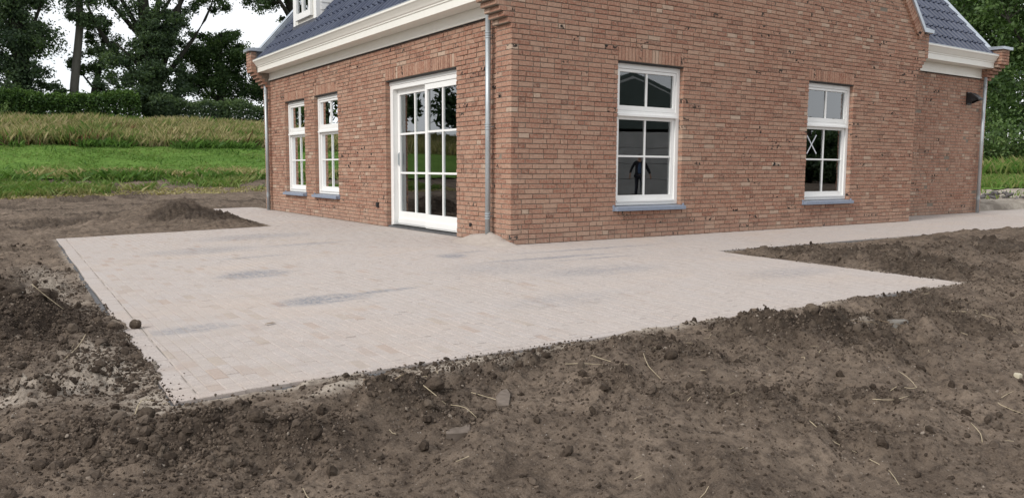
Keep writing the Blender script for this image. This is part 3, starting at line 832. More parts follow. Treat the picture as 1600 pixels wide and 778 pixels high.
# ---- windows. local frame: u along wall, d outwards, z up
def fbox(m, org, uv, nv, u0, u1, d0, d1, z0, z1):
    A = org + uv*u0 + nv*d0; B = org + uv*u1 + nv*d1
    m.box((A.x, A.y, z0), (B.x, B.y, z1))
def window(op, org, uv, nv, label=None):
    u0, u1, z0, z1 = op
    zf0, zf1 = z0+.012, z1-.018
    fr = MB(); D0, D1 = -.19, -.075
    ft = .066
    B_ = lambda m, a, b, c, d, e, f: fbox(m, org, uv, nv, a, b, c, d, e, f)
    tr = zf0 + (zf1-zf0)*.655                      # transom
    for a, b, e, f in ((u0+.002, u0+ft, zf0, zf1), (u1-ft, u1-.002, zf0, zf1), (u0+ft, u1-ft, zf0, zf0+.06), (u0+ft, u1-ft, zf1-ft, zf1), (u0+ft, u1-ft, tr-.035, tr+.035)):
        B_(fr, a, b, D0, D1, e, f)
    B_(fr, u0+ft-.01, u1-ft+.01, D1, D1+.03, tr-.042, tr-.012)      # drip
    B_(fr, u0+ft, u1-ft, D1-.012, D1+.018, zf0+.045, zf0+.066)
    w = fr.build('window', MWHITE2, house)
    if label: w['label'] = label
    rub = MB(); B_(rub, u0+.002, u1-.002, -.10, -.012, z1-.016, z1-.002); rub.build('lintel_strip', MRUBBER, w)
    def sash(a, b, e, f, hor, sd, st=.047):
        s = MB(); d0, d1 = D0+.03, D1-sd
        bl = st+.025
        for p in ((a, a+st, e, f), (b-st, b, e, f), (a+st, b-st, e, e+bl), (a+st, b-st, f-st, f)):
            B_(s, p[0], p[1], d0, d1, p[2], p[3])
        # inner glazing bead step
        so = s.build('sash', MWHITE2, w)
        um = (a+b)/2; mw = .013
        uu = [a+st, um, b-st]; zs_ = [e+bl] + hor + [f-st]
        mu = MB()
        B_(mu, um-mw, um+mw, d0+.03, d1-.012, e+bl, f-st); mu.build('muntin', MWHITE2, w)
        for hz in hor:
            mu = MB()
            B_(mu, a+st, um-mw-.001, d0+.03, d1-.012, hz-mw, hz+mw); B_(mu, um+mw+.001, b-st, d0+.03, d1-.012, hz-mw, hz+mw); mu.build('muntin', MWHITE2, w)
        for i in range(2):
            for j in range(len(zs_)-1):
                g = MB()
                pa = uu[i] + (mw+.001 if i == 1 else 0); pb = uu[i+1] - (mw+.001 if i == 0 else 0)
                qa = zs_[j] + (mw if j > 0 else 0); qb = zs_[j+1] - (mw if j < len(zs_)-2 else 0)
                A = org+uv*pa+nv*(d1-.030); Bv = org+uv*pb+nv*(d1-.030)
                tl = brr.uniform(-.0006, .0006)
                vs = [(A.x, A.y, qa), (Bv.x, Bv.y, qa), (Bv.x+nv.x*tl, Bv.y+nv.y*tl, qb), (A.x+nv.x*tl, A.y+nv.y*tl, qb)]
                th = -nv*.004
                vs += [(v[0]+th.x, v[1]+th.y, v[2]) for v in vs]
                g.add(vs, [(0, 1, 2, 3), (4, 7, 6, 5), (0, 4, 5, 1), (1, 5, 6, 2), (2, 6, 7, 3), (3, 7, 4, 0)]); g.build('pane', MGLASS, w)
    sash(u0+ft+.004, u1-ft-.004, zf0+.064, tr-.039, [zf0 + (tr-zf0)*.535], .028)
    sash(u0+ft+.004, u1-ft-.004, tr+.039, zf1-ft-.004, [], .012, .038)
    h_ = MB(); B_(h_, u1-.155, u1-.140, D0+.0, D0+.028, zf0+.38, zf0+.50); h_.build('handle', MWHITE, w)
    # sloping stone sill
    s = MB(); so = .055; up = .02; hgt = .062; sl = z0-.004
    prof = [(-.10, sl+.012), (up+.055, sl-.010), (up+.055, sl-.056), (-.10, sl-.056)]
    vs = []
    for uu in (u0-so+.018, u1+so-.018):
        for d, z_ in prof:
            q = org+uv*uu+nv*d; vs.append((q.x, q.y, z_))
    s.add(vs, [(0, 1, 2, 3)[::-1], (4, 5, 6, 7), (0, 4, 5, 1)[::-1], (1, 5, 6, 2)[::-1], (2, 6, 7, 3)[::-1], (3, 7, 4, 0)[::-1]])
    for uu in (u0-so, u1+so-.018):
        fbox(s, org, uv, nv, uu, uu+.018, -.02, .018, sl-.058, sl+.026)
    s.build('sill', MSILL, w, recalc=True)
    return w
O0 = Vector((0, 0, 0)); OL = Vector((XL, 0, 0))
w1 = window(WIN1, O0, Xv, NY, 'gable window nearest the corner of the house')
w2 = window(WIN2, O0, Xv, NY, 'gable window with a taped cross on its glass')
window(AWIN1, OL, Yv, NX, 'tall side window nearest the far downpipe')
window(AWIN2, OL, Yv, NX, 'tall side window nearer the sliding door')
# crossed tape stuck to the glass
tp = MB()
tu0, tz0, tu1, tz1 = 6.02, 1.22, 6.34, 1.52
for a, b in (((tu0, tz1), (tu1-.05, tz0)), ((tu1-.07, tz1+.01), (tu0+.01, tz0))):
    d = Vector((b[0]-a[0], b[1]-a[1])).normalized(); nrm = Vector((-d.y, d.x))*.011
    q = [(a[0]+nrm.x, a[1]+nrm.y), (b[0]+nrm.x, b[1]+nrm.y), (b[0]-nrm.x, b[1]-nrm.y), (a[0]-nrm.x, a[1]-nrm.y)]
    yv = .128 if a[0] < tu0+.01 else .1268
    vs = [(p[0], yv, p[1]) for p in q] + [(p[0], yv+.0005, p[1]) for p in q]
    tp.add(vs, [(0, 1, 2, 3), (4, 7, 6, 5), (0, 4, 5, 1), (1, 5, 6, 2), (2, 6, 7, 3), (3, 7, 4, 0)])
tp.build('tape_cross', mat_plain('white_tape', (.72, .74, .78), .5), w2)

# ---- sliding door
def door():
    u0, u1, z0, z1 = DOOR; z0 = .03; z1 = z1-.018
    B_ = lambda m, a, b, c, d, e, f: fbox(m, OL, Yv, NX, a, b, c, d, e, f)
    fr = MB(); D0, D1 = -.26, -.085
    B_(fr, u0+.002, u0+.06, D0, D1, z0, z1); B_(fr, u1-.10, u1-.002, D0, D1, z0, z1)
    B_(fr, u0+.06, u1-.10, D0, D1, z1-.115, z1)
    B_(fr, u0+.002, u1-.002, D1, D1+.012, z1-.05, z1)
    d = fr.build('sliding_door', MWHITE2, house)
    r = MB(); B_(r, u0+.002, u1-.002, -.10, -.012, z1+.002, z1+.016); r.build('lintel_strip', MRUBBER, d)
    th = MB(); B_(th, u0+.002, u1-.002, -.26, -.03, -.10, z0-.003); th.build('threshold', MCONC, d)
    rail = MB(); B_(rail, u0+.06, u1-.10, -.16, -.06, z0-.001, z0+.012); rail.build('rail', MRUBBER, d)
    mid = u0 + .06 + (u1-.10-u0-.06)*.47
    def leaf(a, b, d1, name):
        lf = MB(); st = .070; z0_, z1_ = z0+.014, z1-.118
        bt, tp_ = .21, .085
        for p in ((a, a+st, z0_, z1_), (b-st, b, z0_, z1_), (a+st, b-st, z0_, z0_+bt), (a+st, b-st, z1_-tp_, z1_)):
            B_(lf, p[0], p[1], d1-.055, d1, p[2], p[3])
        B_(lf, a+.01, b-.01, d1, d1+.012, z0_+.02, z0_+.10)
        lo = lf.build(name, MWHITE2, d)
        uu = [a+st, (a+b)/2, b-st]; hh = (z1_-tp_-z0_-bt)/3; zz_ = [z0_+bt+hh*i for i in range(4)]; mw = .015
        m = MB(); B_(m, uu[1]-mw, uu[1]+mw, d1-.045, d1-.010, zz_[0], zz_[3]); m.build('muntin', MWHITE2, d)
        for i in (1, 2):
            m = MB(); B_(m, uu[0], uu[1]-mw-.001, d1-.045, d1-.010, zz_[i]-mw, zz_[i]+mw); B_(m, uu[1]+mw+.001, uu[2], d1-.045, d1-.010, zz_[i]-mw, zz_[i]+mw); m.build('muntin', MWHITE2, d)
        for i in range(2):
            for j in range(3):
                g = MB()
                pa, pb = uu[i]+(mw+.001 if i else 0), uu[i+1]-(0 if i else mw+.001)
                qa, qb = zz_[j]+(mw if j else 0), zz_[j+1]-(mw if j < 2 else 0)
                B_(g, pa, pb, d1-.032, d1-.028, qa, qb); g.build('pane', MGLASS, d)
    leaf(u0+.062, mid+.05, -.098, 'door_leaf')
    leaf(mid-.04, u1-.102, -.168, 'door_leaf')
    h = MB(); B_(h, u1-.160, u1-.135, -.168, -.160, .98, 1.20); h.tube([OL+Yv*(u1-.147)+NX*(-.15)+Vector((0, 0, z_)) for z_ in (1.0, 1.06, 1.12, 1.18)], .008); h.build('handle', MPIPE, d)
door()

# ---- rooms behind the glass
rm = MB()
def room(x0, x1, y0, y1, z0, z1):
    # floor, ceiling, inner walls (kept clear of the outer walls)
    rm.box((x0, y0, z1), (x1, y1, z1+.1))
    rm.box((4.3, y0, z0), (4.42, y0+2.2, z1-.002)); rm.box((4.3, y0+3.2, z0), (4.42, y1, z1-.002))
    rm.box((x0, 4.6, z0), (3.0, 4.72, z1-.002)); rm.box((4.44, 4.9, z0), (x1, 5.02, z1-.002))
room(.36, 8.70, .36, 9.64, .0, 2.72)
rm.build('interior_wall', MROOM, house)
fl = MB(); fl.box((.36, .36, -.06), (8.70, 9.64, .0)); fl.build('interior_floor', MFLOORIN, house)

# ---- cornice gutters, friezes
def cornice(axis, a, b, plane, sgn, zb, zs, zc, zt_):
    """plane: wall face, sgn: outward direction"""
    m = MB()
    pr = [(plane-sgn*.02, zs), (plane+sgn*.27, zs), (plane+sgn*.27, zc-.012), (plane+sgn*.285, zc-.008), (plane+sgn*.285, zc+.012), (plane+sgn*.300, zc+.02),
          (plane+sgn*.318, zc+.05), (plane+sgn*.350, zt_-.05), (plane+sgn*.372, zt_-.03), (plane+sgn*.372, zt_), (plane+sgn*.34, zt_), (plane+sgn*.30, zt_-.06), (plane-sgn*.02, zt_-.06)]
    m.prism(pr, a, b, axis)
    g = m.build('cornice_gutter', MWHITE, house, recalc=True)
    f = MB(); f.prism([(plane-sgn*.02, zb), (plane+sgn*.035, zb), (plane+sgn*.035, zb+.035), (plane+sgn*.022, zb+.042), (plane+sgn*.022, zs-.002), (plane-sgn*.02, zs-.002)], a, b, axis)
    f.build('frieze_board', MWHITE, house, recalc=True)
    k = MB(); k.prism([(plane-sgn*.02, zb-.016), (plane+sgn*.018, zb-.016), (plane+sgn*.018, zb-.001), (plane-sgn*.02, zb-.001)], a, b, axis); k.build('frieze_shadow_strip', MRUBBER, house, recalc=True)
    z = MB(); z.prism([(plane+sgn*.375, zt_+.001), (plane+sgn*.375, zt_+.012), (plane+sgn*.32, zt_+.012), (plane+sgn*.32, zt_+.001)], a, b, axis); z.build('gutter_rim', MZINC, house, recalc=True)
cornice('y', RT+.003, 9.652, XL, -1, 2.86, 3.02, 3.135, 3.275)
cornice('x', 9.12, WX-.345, WY, -1, 2.995, 3.20, 3.325, 3.475)

# ---- roofs: slab and pantiles
def pantile(w, l):
    """one tile: u across, s up the slope, h above it; wave with a raised roll"""
    prof = [(0, .016), (.012, .036), (.030, .046), (.048, .038), (.064, .014), (.085, .004), (.15, .002), (.185, .008), (.203, .016)]
    prof = [(u*w/.203, h) for u, h in prof]
    n = len(prof); th = .018
    vs = [(u, 0, h+.022) for u, h in prof] + [(u, l, h-.010) for u, h in prof] + [(u, 0, h+.022-th) for u, h in prof]
    fs = [(i, i+1, n+i+1, n+i) for i in range(n-1)] + [(2*n+i, 2*n+i+1, i+1, i) for i in range(n-1)] + [(2*n, 0, n), (n-1, 3*n-1, 2*n-1)]
    return vs, fs
L_ = math.hypot(1, T)
def tiled_roof(org, uv, up, ulen, slen, name, nsel, skip=None):
    """org: lower corner, uv along eaves, up: horizontal uphill direction"""
    sv = (up + Vector((0, 0, T))).normalized(); nv = uv.cross(sv)
    if nv.z < 0: nv = -nv
    slab = MB()
    q = [org, org+uv*ulen, org+uv*ulen+sv*slen, org+sv*slen]
    slab.add([v-nv*.03 for v in q]+[v-nv*.15 for v in q], [(0, 1, 2, 3), (4, 7, 6, 5), (0, 4, 5, 1), (1, 5, 6, 2), (2, 6, 7, 3), (3, 7, 4, 0)])
    ro = slab.build(name, MRUBBER, house, recalc=True)
    w, l, gauge = .203, .36, .325
    cols = int(ulen/w); rows = int(slen/gauge)
    w = ulen/cols
    vs, fs = pantile(w, l)
    meshes = []
    items = []
    for i in range(cols):
        for j in range(rows):
            p = org + uv*(i*w) + sv*(j*gauge)
            if skip and skip(p+uv*(w/2)+sv*.15): continue
            items.append(p)
    vis, zz = view_size(np.array([tuple(p+uv*.1+sv*.2+nv*.03) for p in items]))
    order = np.argsort(np.where(vis, zz, 1e5+zz))
    sel = set(order[:min(nsel, int(vis.sum()))].tolist())
    mats = []
    for t in range(6):
        m = MB(); m.add([uv*v[0]+sv*v[1]+nv*v[2] for v in vs], fs, ((t+.5)/6, 0, 0)); mats.append(m.mesh('roof_tile', MTILE))
    rest = MB()
    for k, p in enumerate(items):
        off = nv*brr.uniform(-.002, .003)
        if k in sel: link('roof_tile', mats[brr.randrange(6)], ro, tuple(p+off))
        else: rest.add([p+off+uv*v[0]+sv*v[1]+nv*v[2] for v in vs], fs, (brr.random(), 0, 0))
    tag(rest.build('tile_field', MTILE, ro), kind='stuff')
    return ro
DY0, DY1, DX, DZ0, DZ1 = 7.23, 8.58, .24, 3.905, 5.2
tiled_roof(Vector((-.235, RT+.02, 3.275)), Yv, Xv, 9.31-.04, 7.1, 'main_roof', 180,
           lambda p: p.x > .17 and p.x < 1.7 and DY0-.03 < p.y < DY1+.03)
tiled_roof(Vector((9.1, WY-.26, 3.475)), Xv, Yv, WX-.36-9.1, 5.2, 'wing_roof', 120)
bk = MB()   # far slopes closing the roofs
bk.add([(4.5, .3, 8.66), (4.5, 9.7, 8.66), (9.2, 9.7, 3.3), (9.2, .3, 3.3)], [(0, 1, 2, 3)])
bk.add([(9.1, 4.55, 7.78), (13.3, 4.55, 7.78), (13.3, 8.6, 3.4), (9.1, 8.6, 3.4)], [(0, 1, 2, 3)])
bk.build('rear_roof_slope', MTILE, house)

# ---- zinc copings on the gables
def coping(y0, y1, mirror=False, name='coping'):
    m = MB(); fx = (lambda x_: 9.0-x_) if mirror else (lambda x_: x_)
    top = 4.5
    pts = [(-.41, 3.475), (-.41, 3.535), (-.12, 3.555), (top, 3.555+T*(top+.12)), (top, 3.49+T*(top+.12)), (-.10, 3.475)]
    vs = [(fx(a), y0, b) for a, b in pts] + [(fx(a), y1, b) for a, b in pts]
    n = len(pts)
    m.add(vs, [(0, 1, 2, 3, 4, 5), tuple(range(n, 2*n))] + [(i, (i+1) % n, n+(i+1) % n, n+i) for i in range(n)])
    m.build(name, MZINC, house, recalc=True)
coping(-.075, .40); coping(-.075, .40, True); coping(9.60, 10.05); coping(9.60, 10.05, True)
m = MB()
y0_ = WY-.48
pts = [(y0_, 57*C+.002), (y0_, 57*C+.06), (y0_+.42, 57*C+.075), (y0_+.42+3.5, 57*C+.075+T*3.5), (y0_+.42+3.5, 57*C+.01+T*3.5), (y0_+.44, 57*C+.002)]
m.prism(pts, WX-.40, WX+.03, 'x'); m.build('coping', MZINC, house, recalc=True)
# zinc flashing upstand between tiles and parapets
m = MB()
for ya in (RT-.01, 9.655-.012):
    m.prism([(-.22, 3.30), (4.4, 3.30+T*4.62), (4.4, 3.5+T*4.62), (-.22, 3.46)], ya, ya+.022, 'y')
m.prism([(WY-.24, 3.45), (4.4, 3.45+T*(4.64-WY)), (4.4, 3.68+T*(4.64-WY)), (WY-.05, 3.62)], WX-.362, WX-.34, 'x')
m.build('flashing', MLEAD, house, recalc=True)

# ---- dormer
dm = MB(); dm.box((DX+.02, DY0+.02, DZ0), (2.2, DY1-.02, DZ1)); dorm = dm.build('dormer', MWHITE, house)
def dbox(name, a, b, mat): m_ = MB(); m_.box(a, b); return m_.build(name, mat, dorm)
dbox('corner_board', (DX, DY0, DZ0-.02), (DX+.10, DY0+.14, DZ1), MWHITE2); dbox('corner_board', (DX, DY1-.14, DZ0-.02), (DX+.10, DY1, DZ1), MWHITE2)
fr = MB()
wy0, wy1 = DY0+.22, DY1-.22
for a, b, e, f in ((wy0, wy0+.10, DZ0+.06, DZ1-.1), (wy1-.10, wy1, DZ0+.06, DZ1-.1), (wy0+.1, wy1-.1, DZ0+.06, DZ0+.18), (wy0+.1, wy1-.1, DZ1-.25, DZ1-.1), ((wy0+wy1)/2-.025, (wy0+wy1)/2+.025, DZ0+.18, DZ1-.25)):
    fr.box((DX-.045, a, e), (DX+.015, b, f))
fr.build('window_frame', MWHITE2, dorm)
dbox('pane', (DX-.01, wy0+.1, DZ0+.18), (DX-.005, wy1-.1, DZ1-.25), MGLASS)
dbox('curtain', (DX+.004, wy0+.1, DZ0+.18), (DX+.018, wy1-.1, DZ1-.25), mat_plain('pale_blind', (.33, .34, .33), .9))
for k in range(9):
    z0 = DZ0 + .0 + k*.145
    x_start = DX+.102
    for ya, yb in ((DY0-.018, DY0+.02), (DY1-.02, DY1+.018)):
        mm = MB()
        s_ = -1 if ya < DY0+.5 else 1
        out, inn = (ya, yb) if s_ < 0 else (yb, ya)
        mm.add([(x_start, out, z0), (2.0, out, z0), (2.0, out-s_*.012, z0+.143), (x_start, out-s_*.012, z0+.143), (x_start, inn, z0), (2.0, inn, z0), (2.0, inn, z0+.143), (x_start, inn, z0+.143)],
               [(0, 1, 2, 3), (4, 7, 6, 5), (0, 4, 5, 1), (1, 5, 6, 2), (2, 6, 7, 3), (3, 7, 4, 0)])
        mm.build('cladding_board', MWHITE2, dorm, recalc=True)
lead = MB(); lead.box((DX-.012, DY0-.02, DZ0-.26), (DX+.06, DY1+.02, DZ0-.022))
lead.prism([(DX-.02, DZ0-.24), (DX-.13, DZ0-.33), (DX-.13, DZ0-.345), (DX-.02, DZ0-.26)], DY0-.06, DY1+.06, 'y')
sv = Vector((1, 0, T)).normalized()
for ya in (DY0-.024, DY1+.004):
    lead.prism([(DX, DZ0-.25), (2.0, DZ0-.25+T*(2.0-DX)), (2.0, DZ0-.02+T*(2-DX)), (DX+.1, DZ0-.02), (DX, DZ0-.02)], ya, ya+.02, 'y')
lead.build('flashing', MLEAD, dorm, recalc=True)
dbox('dormer_roof', (DX-.12, DY0-.1, DZ1), (2.6, DY1+.1, DZ1+.14), MWHITE)

# ---- downpipes
def downpipe(x, y, z0, z1, label, back):
    r = .035
    m = MB(); m.tube([(x, y, z0), (x, y, z1)], r, 20); o = m.build('downpipe', MPIPE, house, smooth=False)
    for p in o.data.polygons: p.use_smooth = len(p.vertices) == 4
    o['label'] = label
    for z_ in np.linspace(z0+.37, z1-.42, 3):
        c = MB()
        for dz in (-.032, 0, .032):
            c.tube([(x, y, z_+dz-.008), (x, y, z_+dz-.005), (x, y, z_+dz+.005), (x, y, z_+dz+.008)], [r+.001, r+.007, r+.007, r+.001], 16)
        bx_ = Vector((x, y, z_)) + back*.05
        c.tube([(x, y, z_), tuple(Vector((x, y, z_))+back*.08)], .007, 6)
        c.build('pipe_clip', MPIPE, o)
downpipe(-.035, .475, -.03, 3.04, 'zinc downpipe beside the sliding door corner', Vector((1, 0, 0)))
downpipe(-.035, 9.72, -.03, 3.04, 'zinc downpipe at the far end of the side wall', Vector((1, 0, 0)))
downpipe(13.33, WY-.085, -.03, 3.22, 'zinc downpipe at the end of the wing', Vector((0, 1, 0)))
# small weep vents in open joints and an outdoor socket box by the door
sk = MB()
sk.box((XL-.018, 4.00, .30), (XL+.02, 4.075, .375)); sk.box((XL-.02, 3.995, .375), (XL+.02, 4.08, .381)); sk.box((XL-.024, 4.012, .312), (XL-.018, 4.063, .363))
tag(sk.build('outdoor_socket', MBLACK), 'small black socket box low on the brick left of the sliding door', 'socket')
sk = MB(); sk.box((XL-.008, 1.02, .165), (XL+.02, 1.075, .215)); sk.box((XL-.012, 1.03, .175), (XL-.008, 1.065, .205))
tag(sk.build('wall_vent', MBLACK), 'tiny black vent in the brick right of the sliding door', 'vent')
# black wall lamp on the wing
lamp = empty('wall_lamp', (12.80, WY, 2.40)); tag(lamp, 'black angular wall lamp high on the wing beside its downpipe', 'lamp')
m = MB(); m.box((-.09, -.03, 0), (.09, .0, .27)); m.build('mounting_plate', MBLACK, lamp)
m = MB(); m.prism([(-.03, .24), (-.10, .25), (-.27, .12), (-.27, .09), (-.25, .09), (-.03, .20)], -.105, .105, 'x')
m.add([(-.105, -.03, .20), (-.105, -.26, .10), (-.105, -.03, .02), (-.095, -.03, .20), (-.095, -.26, .10), (-.095, -.03, .02)], [(0, 1, 2), (5, 4, 3), (0, 3, 4, 1), (1, 4, 5, 2), (2, 5, 3, 0)])
m.add([(.095, -.03, .20), (.095, -.26, .10), (.095, -.03, .02), (.105, -.03, .20), (.105, -.26, .10), (.105, -.03, .02)], [(0, 1, 2), (5, 4, 3), (0, 3, 4, 1), (1, 4, 5, 2), (2, 5, 3, 0)])
m.build('lamp_shade', MBLACK, lamp, recalc=True)
m = MB(); m.tube([(0, -.03, .13), (0, -.12, .13)], .03, 10); m.build('bulb_holder', MBLACK, lamp)
# a yellow and black glue gun left standing on the inner sill of the second gable window
gun = empty('caulking_tool', (6.80, .225, .52)); tag(gun, 'yellow and black hand tool standing inside the taped gable window', 'tool')
isill = MB(); isill.box((WIN2[0]+.02, .195, .48), (WIN2[1]-.02, .42, .515)); isill.box((WIN1[0]+.02, .195, .48), (WIN1[1]-.02, .42, .515)); isill.build('interior_sill', MROOM, house)
MYEL = mat_plain('yellow_plastic', (.62, .38, .03), .45)
m = MB(); m.tube([(0, 0, 0), (.0, 0, .03), (.0, 0, .16), (.0, 0, .19)], [.055, .06, .05, .03], 14); m.build('body', MBLACK, gun, smooth=True)
m = MB(); m.tube([(0, 0, .191), (0, 0, .20), (0, 0, .27), (0, 0, .30)], [.04, .06, .058, .035], 14); m.build('cap', MYEL, gun, smooth=True)
m = MB(); m.tube([(-.05, 0, .06), (-.12, 0, .05), (-.14, 0, .02), (-.16, .0, .004)], .012, 8); m.build('trigger', MWHITE, gun, smooth=True)
# sheets leaning inside the nearer side window
m = MB(); m.box((.42, 6.0, .02), (.47, 6.35, 1.25)); tag(m.build('plasterboard_sheet', mat_plain('pale_green_board', (.45, .55, .50), .8)), 'pale green board leaning inside the side window nearer the door', 'board')

# ------------------------------------------------------------------ soil clods, stones, straw
def ico(sub):
    import bmesh
    bm = bmesh.new(); bmesh.ops.create_icosphere(bm, subdivisions=sub, radius=1)
    v = np.array([tuple(p.co) for p in bm.verts]); f = np.array([[q.index for q in p.verts] for p in bm.faces]); bm.free()
    return v, f
ICO1, ICO2, ICO4 = ico(1), ico(2), ico(4)
def lumpy(base, rs, amt=.28):
    v, f = base
    k = rs.normal(size=(3, 3)); k2 = rs.normal(size=(3, 3))*2.2
    d = 1 + amt*(np.sin(v @ k * 2.1 + rs.uniform(0, 6, 3)).mean(1)*1.3 + .5*np.sin(v @ k2*2 + rs.uniform(0, 6, 3)).mean(1)) + amt*.25*rs.normal(size=len(v))
    return v*d[:, None]*np.array([1, rs.uniform(.7, 1), rs.uniform(.55, .85)])
def rotm(rs):
    q = rs.normal(size=4); q /= np.linalg.norm(q); w, x_, y_, z_ = q
    return np.array([[1-2*(y_*y_+z_*z_), 2*(x_*y_-z_*w), 2*(x_*z_+y_*w)], [2*(x_*y_+z_*w), 1-2*(x_*x_+z_*z_), 2*(y_*z_-x_*w)], [2*(x_*z_-y_*w), 2*(y_*z_+x_*w), 1-2*(x_*x_+y_*y_)]])
rs = np.random.RandomState(21)
pool1 = [lumpy(ICO1, rs, .4) for _ in range(14)]; pool2 = [lumpy(ICO2, rs, .5) for _ in range(14)]
def clod_spots(n, smin, smax, dens):
    out = []
    while len(out) < n:
        m = n*4
        # near the camera more densely
        px = rs.uniform(-6.4, 4.5, m); py = rs.uniform(-7.3, -1.6, m)
        lx = rs.uniform(-6.6, -4.7, m); ly = rs.uniform(-5.5, 5, m)
        pick = rs.rand(m) < .75
        px = np.where(pick, px, lx); py = np.where(pick, py, ly)
        d = dist_paved(px, py); w = dens(px, py)*(d > -.015)
        ok = rs.rand(m) < w
        out += list(zip(px[ok], py[ok]))
    return np.array(out[:n])
def dens(px, py):
    m_ = np.zeros_like(px)
    for cx, cy, sx, sy, hh, an, mo in MOUNDS:
        m_ = np.maximum(m_, mo*1.3*gauss(px, py, cx, cy, sx*1.15, sy*1.15, an))
    n_ = sstep(.02, .17, fbm(px, py, .8, 3, 77) + .3*fbm(px, py, 5, 3, 40))
    near_ = np.clip(3.0/np.hypot(px-CAM[0], py-CAM[1]), 0, 1)
    return np.clip(.055 + m_*1.0 + .5*n_, 0, 1)*near_
def crumb_nodes(name, mat, sub, amp):
    ng = bpy.data.node_groups.new(name, 'GeometryNodeTree')
    ng.interface.new_socket('Geometry', in_out='INPUT', socket_type='NodeSocketGeometry'); ng.interface.new_socket('Geometry', in_out='OUTPUT', socket_type='NodeSocketGeometry')
    N, L = ng.nodes, ng.links
    gi, go = N.new('NodeGroupInput'), N.new('NodeGroupOutput')
    join = N.new('GeometryNodeGeometryToInstance')
    for k in range(7):
        ic = N.new('GeometryNodeMeshIcoSphere'); ic.inputs['Radius'].default_value = 1; ic.inputs['Subdivisions'].default_value = sub
        nt = N.new('ShaderNodeTexNoise'); nt.noise_dimensions = '4D'; nt.inputs['W'].default_value = k*7.31+1.7; nt.inputs['Scale'].default_value = 1.7; nt.inputs['Detail'].default_value = 3; nt.inputs['Roughness'].default_value = .65
        sb = N.new('ShaderNodeVectorMath'); sb.operation = 'SUBTRACT'; sb.inputs[1].default_value = (.5, .5, .5); L.new(nt.outputs['Color'], sb.inputs[0])
        sc = N.new('ShaderNodeVectorMath'); sc.operation = 'SCALE'; sc.inputs['Scale'].default_value = amp; L.new(sb.outputs[0], sc.inputs[0])
        sp = N.new('GeometryNodeSetPosition'); L.new(ic.outputs['Mesh'], sp.inputs['Geometry']); L.new(sc.outputs[0], sp.inputs['Offset'])
        sm = N.new('GeometryNodeSetMaterial'); sm.inputs['Material'].default_value = mat; L.new(sp.outputs[0], sm.inputs[0])
        L.new(sm.outputs[0], join.inputs[0])
    iop = N.new('GeometryNodeInstanceOnPoints'); iop.inputs['Pick Instance'].default_value = True
    L.new(gi.outputs[0], iop.inputs['Points']); L.new(join.outputs[0], iop.inputs['Instance'])
    ri = N.new('FunctionNodeRandomValue'); ri.data_type = 'INT'
    for so in ri.inputs:
        if so.type == 'INT' and so.name == 'Max': so.default_value = 6
    L.new([o_ for o_ in ri.outputs if o_.type == 'INT'][0], iop.inputs['Instance Index'])
    rr_ = N.new('FunctionNodeRandomValue'); rr_.data_type = 'FLOAT_VECTOR'
    for so in rr_.inputs:
        if so.type == 'VECTOR' and so.name == 'Max': so.default_value = (6.28, 6.28, 6.28)
    L.new([o_ for o_ in rr_.outputs if o_.type == 'VECTOR'][0], iop.inputs['Rotation'])
    rs_ = N.new('FunctionNodeRandomValue'); rs_.data_type = 'FLOAT_VECTOR'
    for so in rs_.inputs:
        if so.type == 'VECTOR' and so.name == 'Min': so.default_value = (.7, .6, .5)
        if so.type == 'VECTOR' and so.name == 'Max': so.default_value = (1.25, 1.1, .9)
    at = N.new('GeometryNodeInputNamedAttribute'); at.data_type = 'FLOAT'; at.inputs['Name'].default_value = 'size'
    ml = N.new('ShaderNodeVectorMath'); ml.operation = 'SCALE'
    L.new([o_ for o_ in rs_.outputs if o_.type == 'VECTOR'][0], ml.inputs[0]); L.new([o_ for o_ in at.outputs if o_.name == 'Attribute' and o_.enabled][0], ml.inputs['Scale'])
    L.new(ml.outputs[0], iop.inputs['Scale'])
    L.new(iop.outputs[0], go.inputs[0])
    return ng
def mat_crumb(nm, pale, k=1.):
    t = NT(nm)
    oi = t.new('ObjectInfo')
    c = t.ramp(oi.outputs['Random'], [(0, (.040, .030, .023)), (.4, (.066*k, .050*k, .038*k)), (.75, (.115*k, .089*k, .069*k)), (.96, (.15*k, .118*k, .092*k)), (1, pale)])
    n = t.noise(60, 4, rough=.7)
    c = t.mix(t.ramp(n, [(.5, 0), (.72, .4)]), c, (.17, .136, .106))
    return t.fin(c, .97, t.bump(t.noise(180, 3), .6, .006), .1)
MCRUMB = mat_crumb('soil_crumb', (.27, .23, .19)); MCLOD2 = mat_crumb('soil_clod', (.10, .079, .061), .72)
def crumbs(name, label, spots, sizes, sub, amp, lift):
    hz = np.maximum(soil_h(spots[:, 0], spots[:, 1]), np.where(dist_paved(spots[:, 0], spots[:, 1]) < 0, zt(spots[:, 0], spots[:, 1]), -9))
    P_ = np.stack([spots[:, 0], spots[:, 1], hz + sizes*lift], 1)
    me = bpy.data.meshes.new(name); me.vertices.add(len(P_)); me.vertices.foreach_set('co', P_.astype(np.float32).ravel())
    a_ = me.attributes.new('size', 'FLOAT', 'POINT'); a_.data.foreach_set('value', sizes.astype(np.float32))
    me.update()
    o_ = link(name, me); md = o_.modifiers.new('scatter', 'NODES'); md.node_group = crumb_nodes(name, MCRUMB if sub == 1 else MCLOD2, sub, amp)
    return tag(o_, label, 'soil', kind='stuff')
sp1 = clod_spots(170000, 0, 0, lambda px, py: np.clip(dens(px, py) + .05*np.clip(4.0/np.hypot(px-CAM[0], py-CAM[1]), 0, 1), 0, 1))
crumbs('soil_crumbs', 'fine dark crumbs of earth covering the bare ground', sp1, .0022 + .0085*rs.rand(len(sp1))**2.6, 1, 1.3, .12)
sp2 = clod_spots(5200, 0, 0, dens)
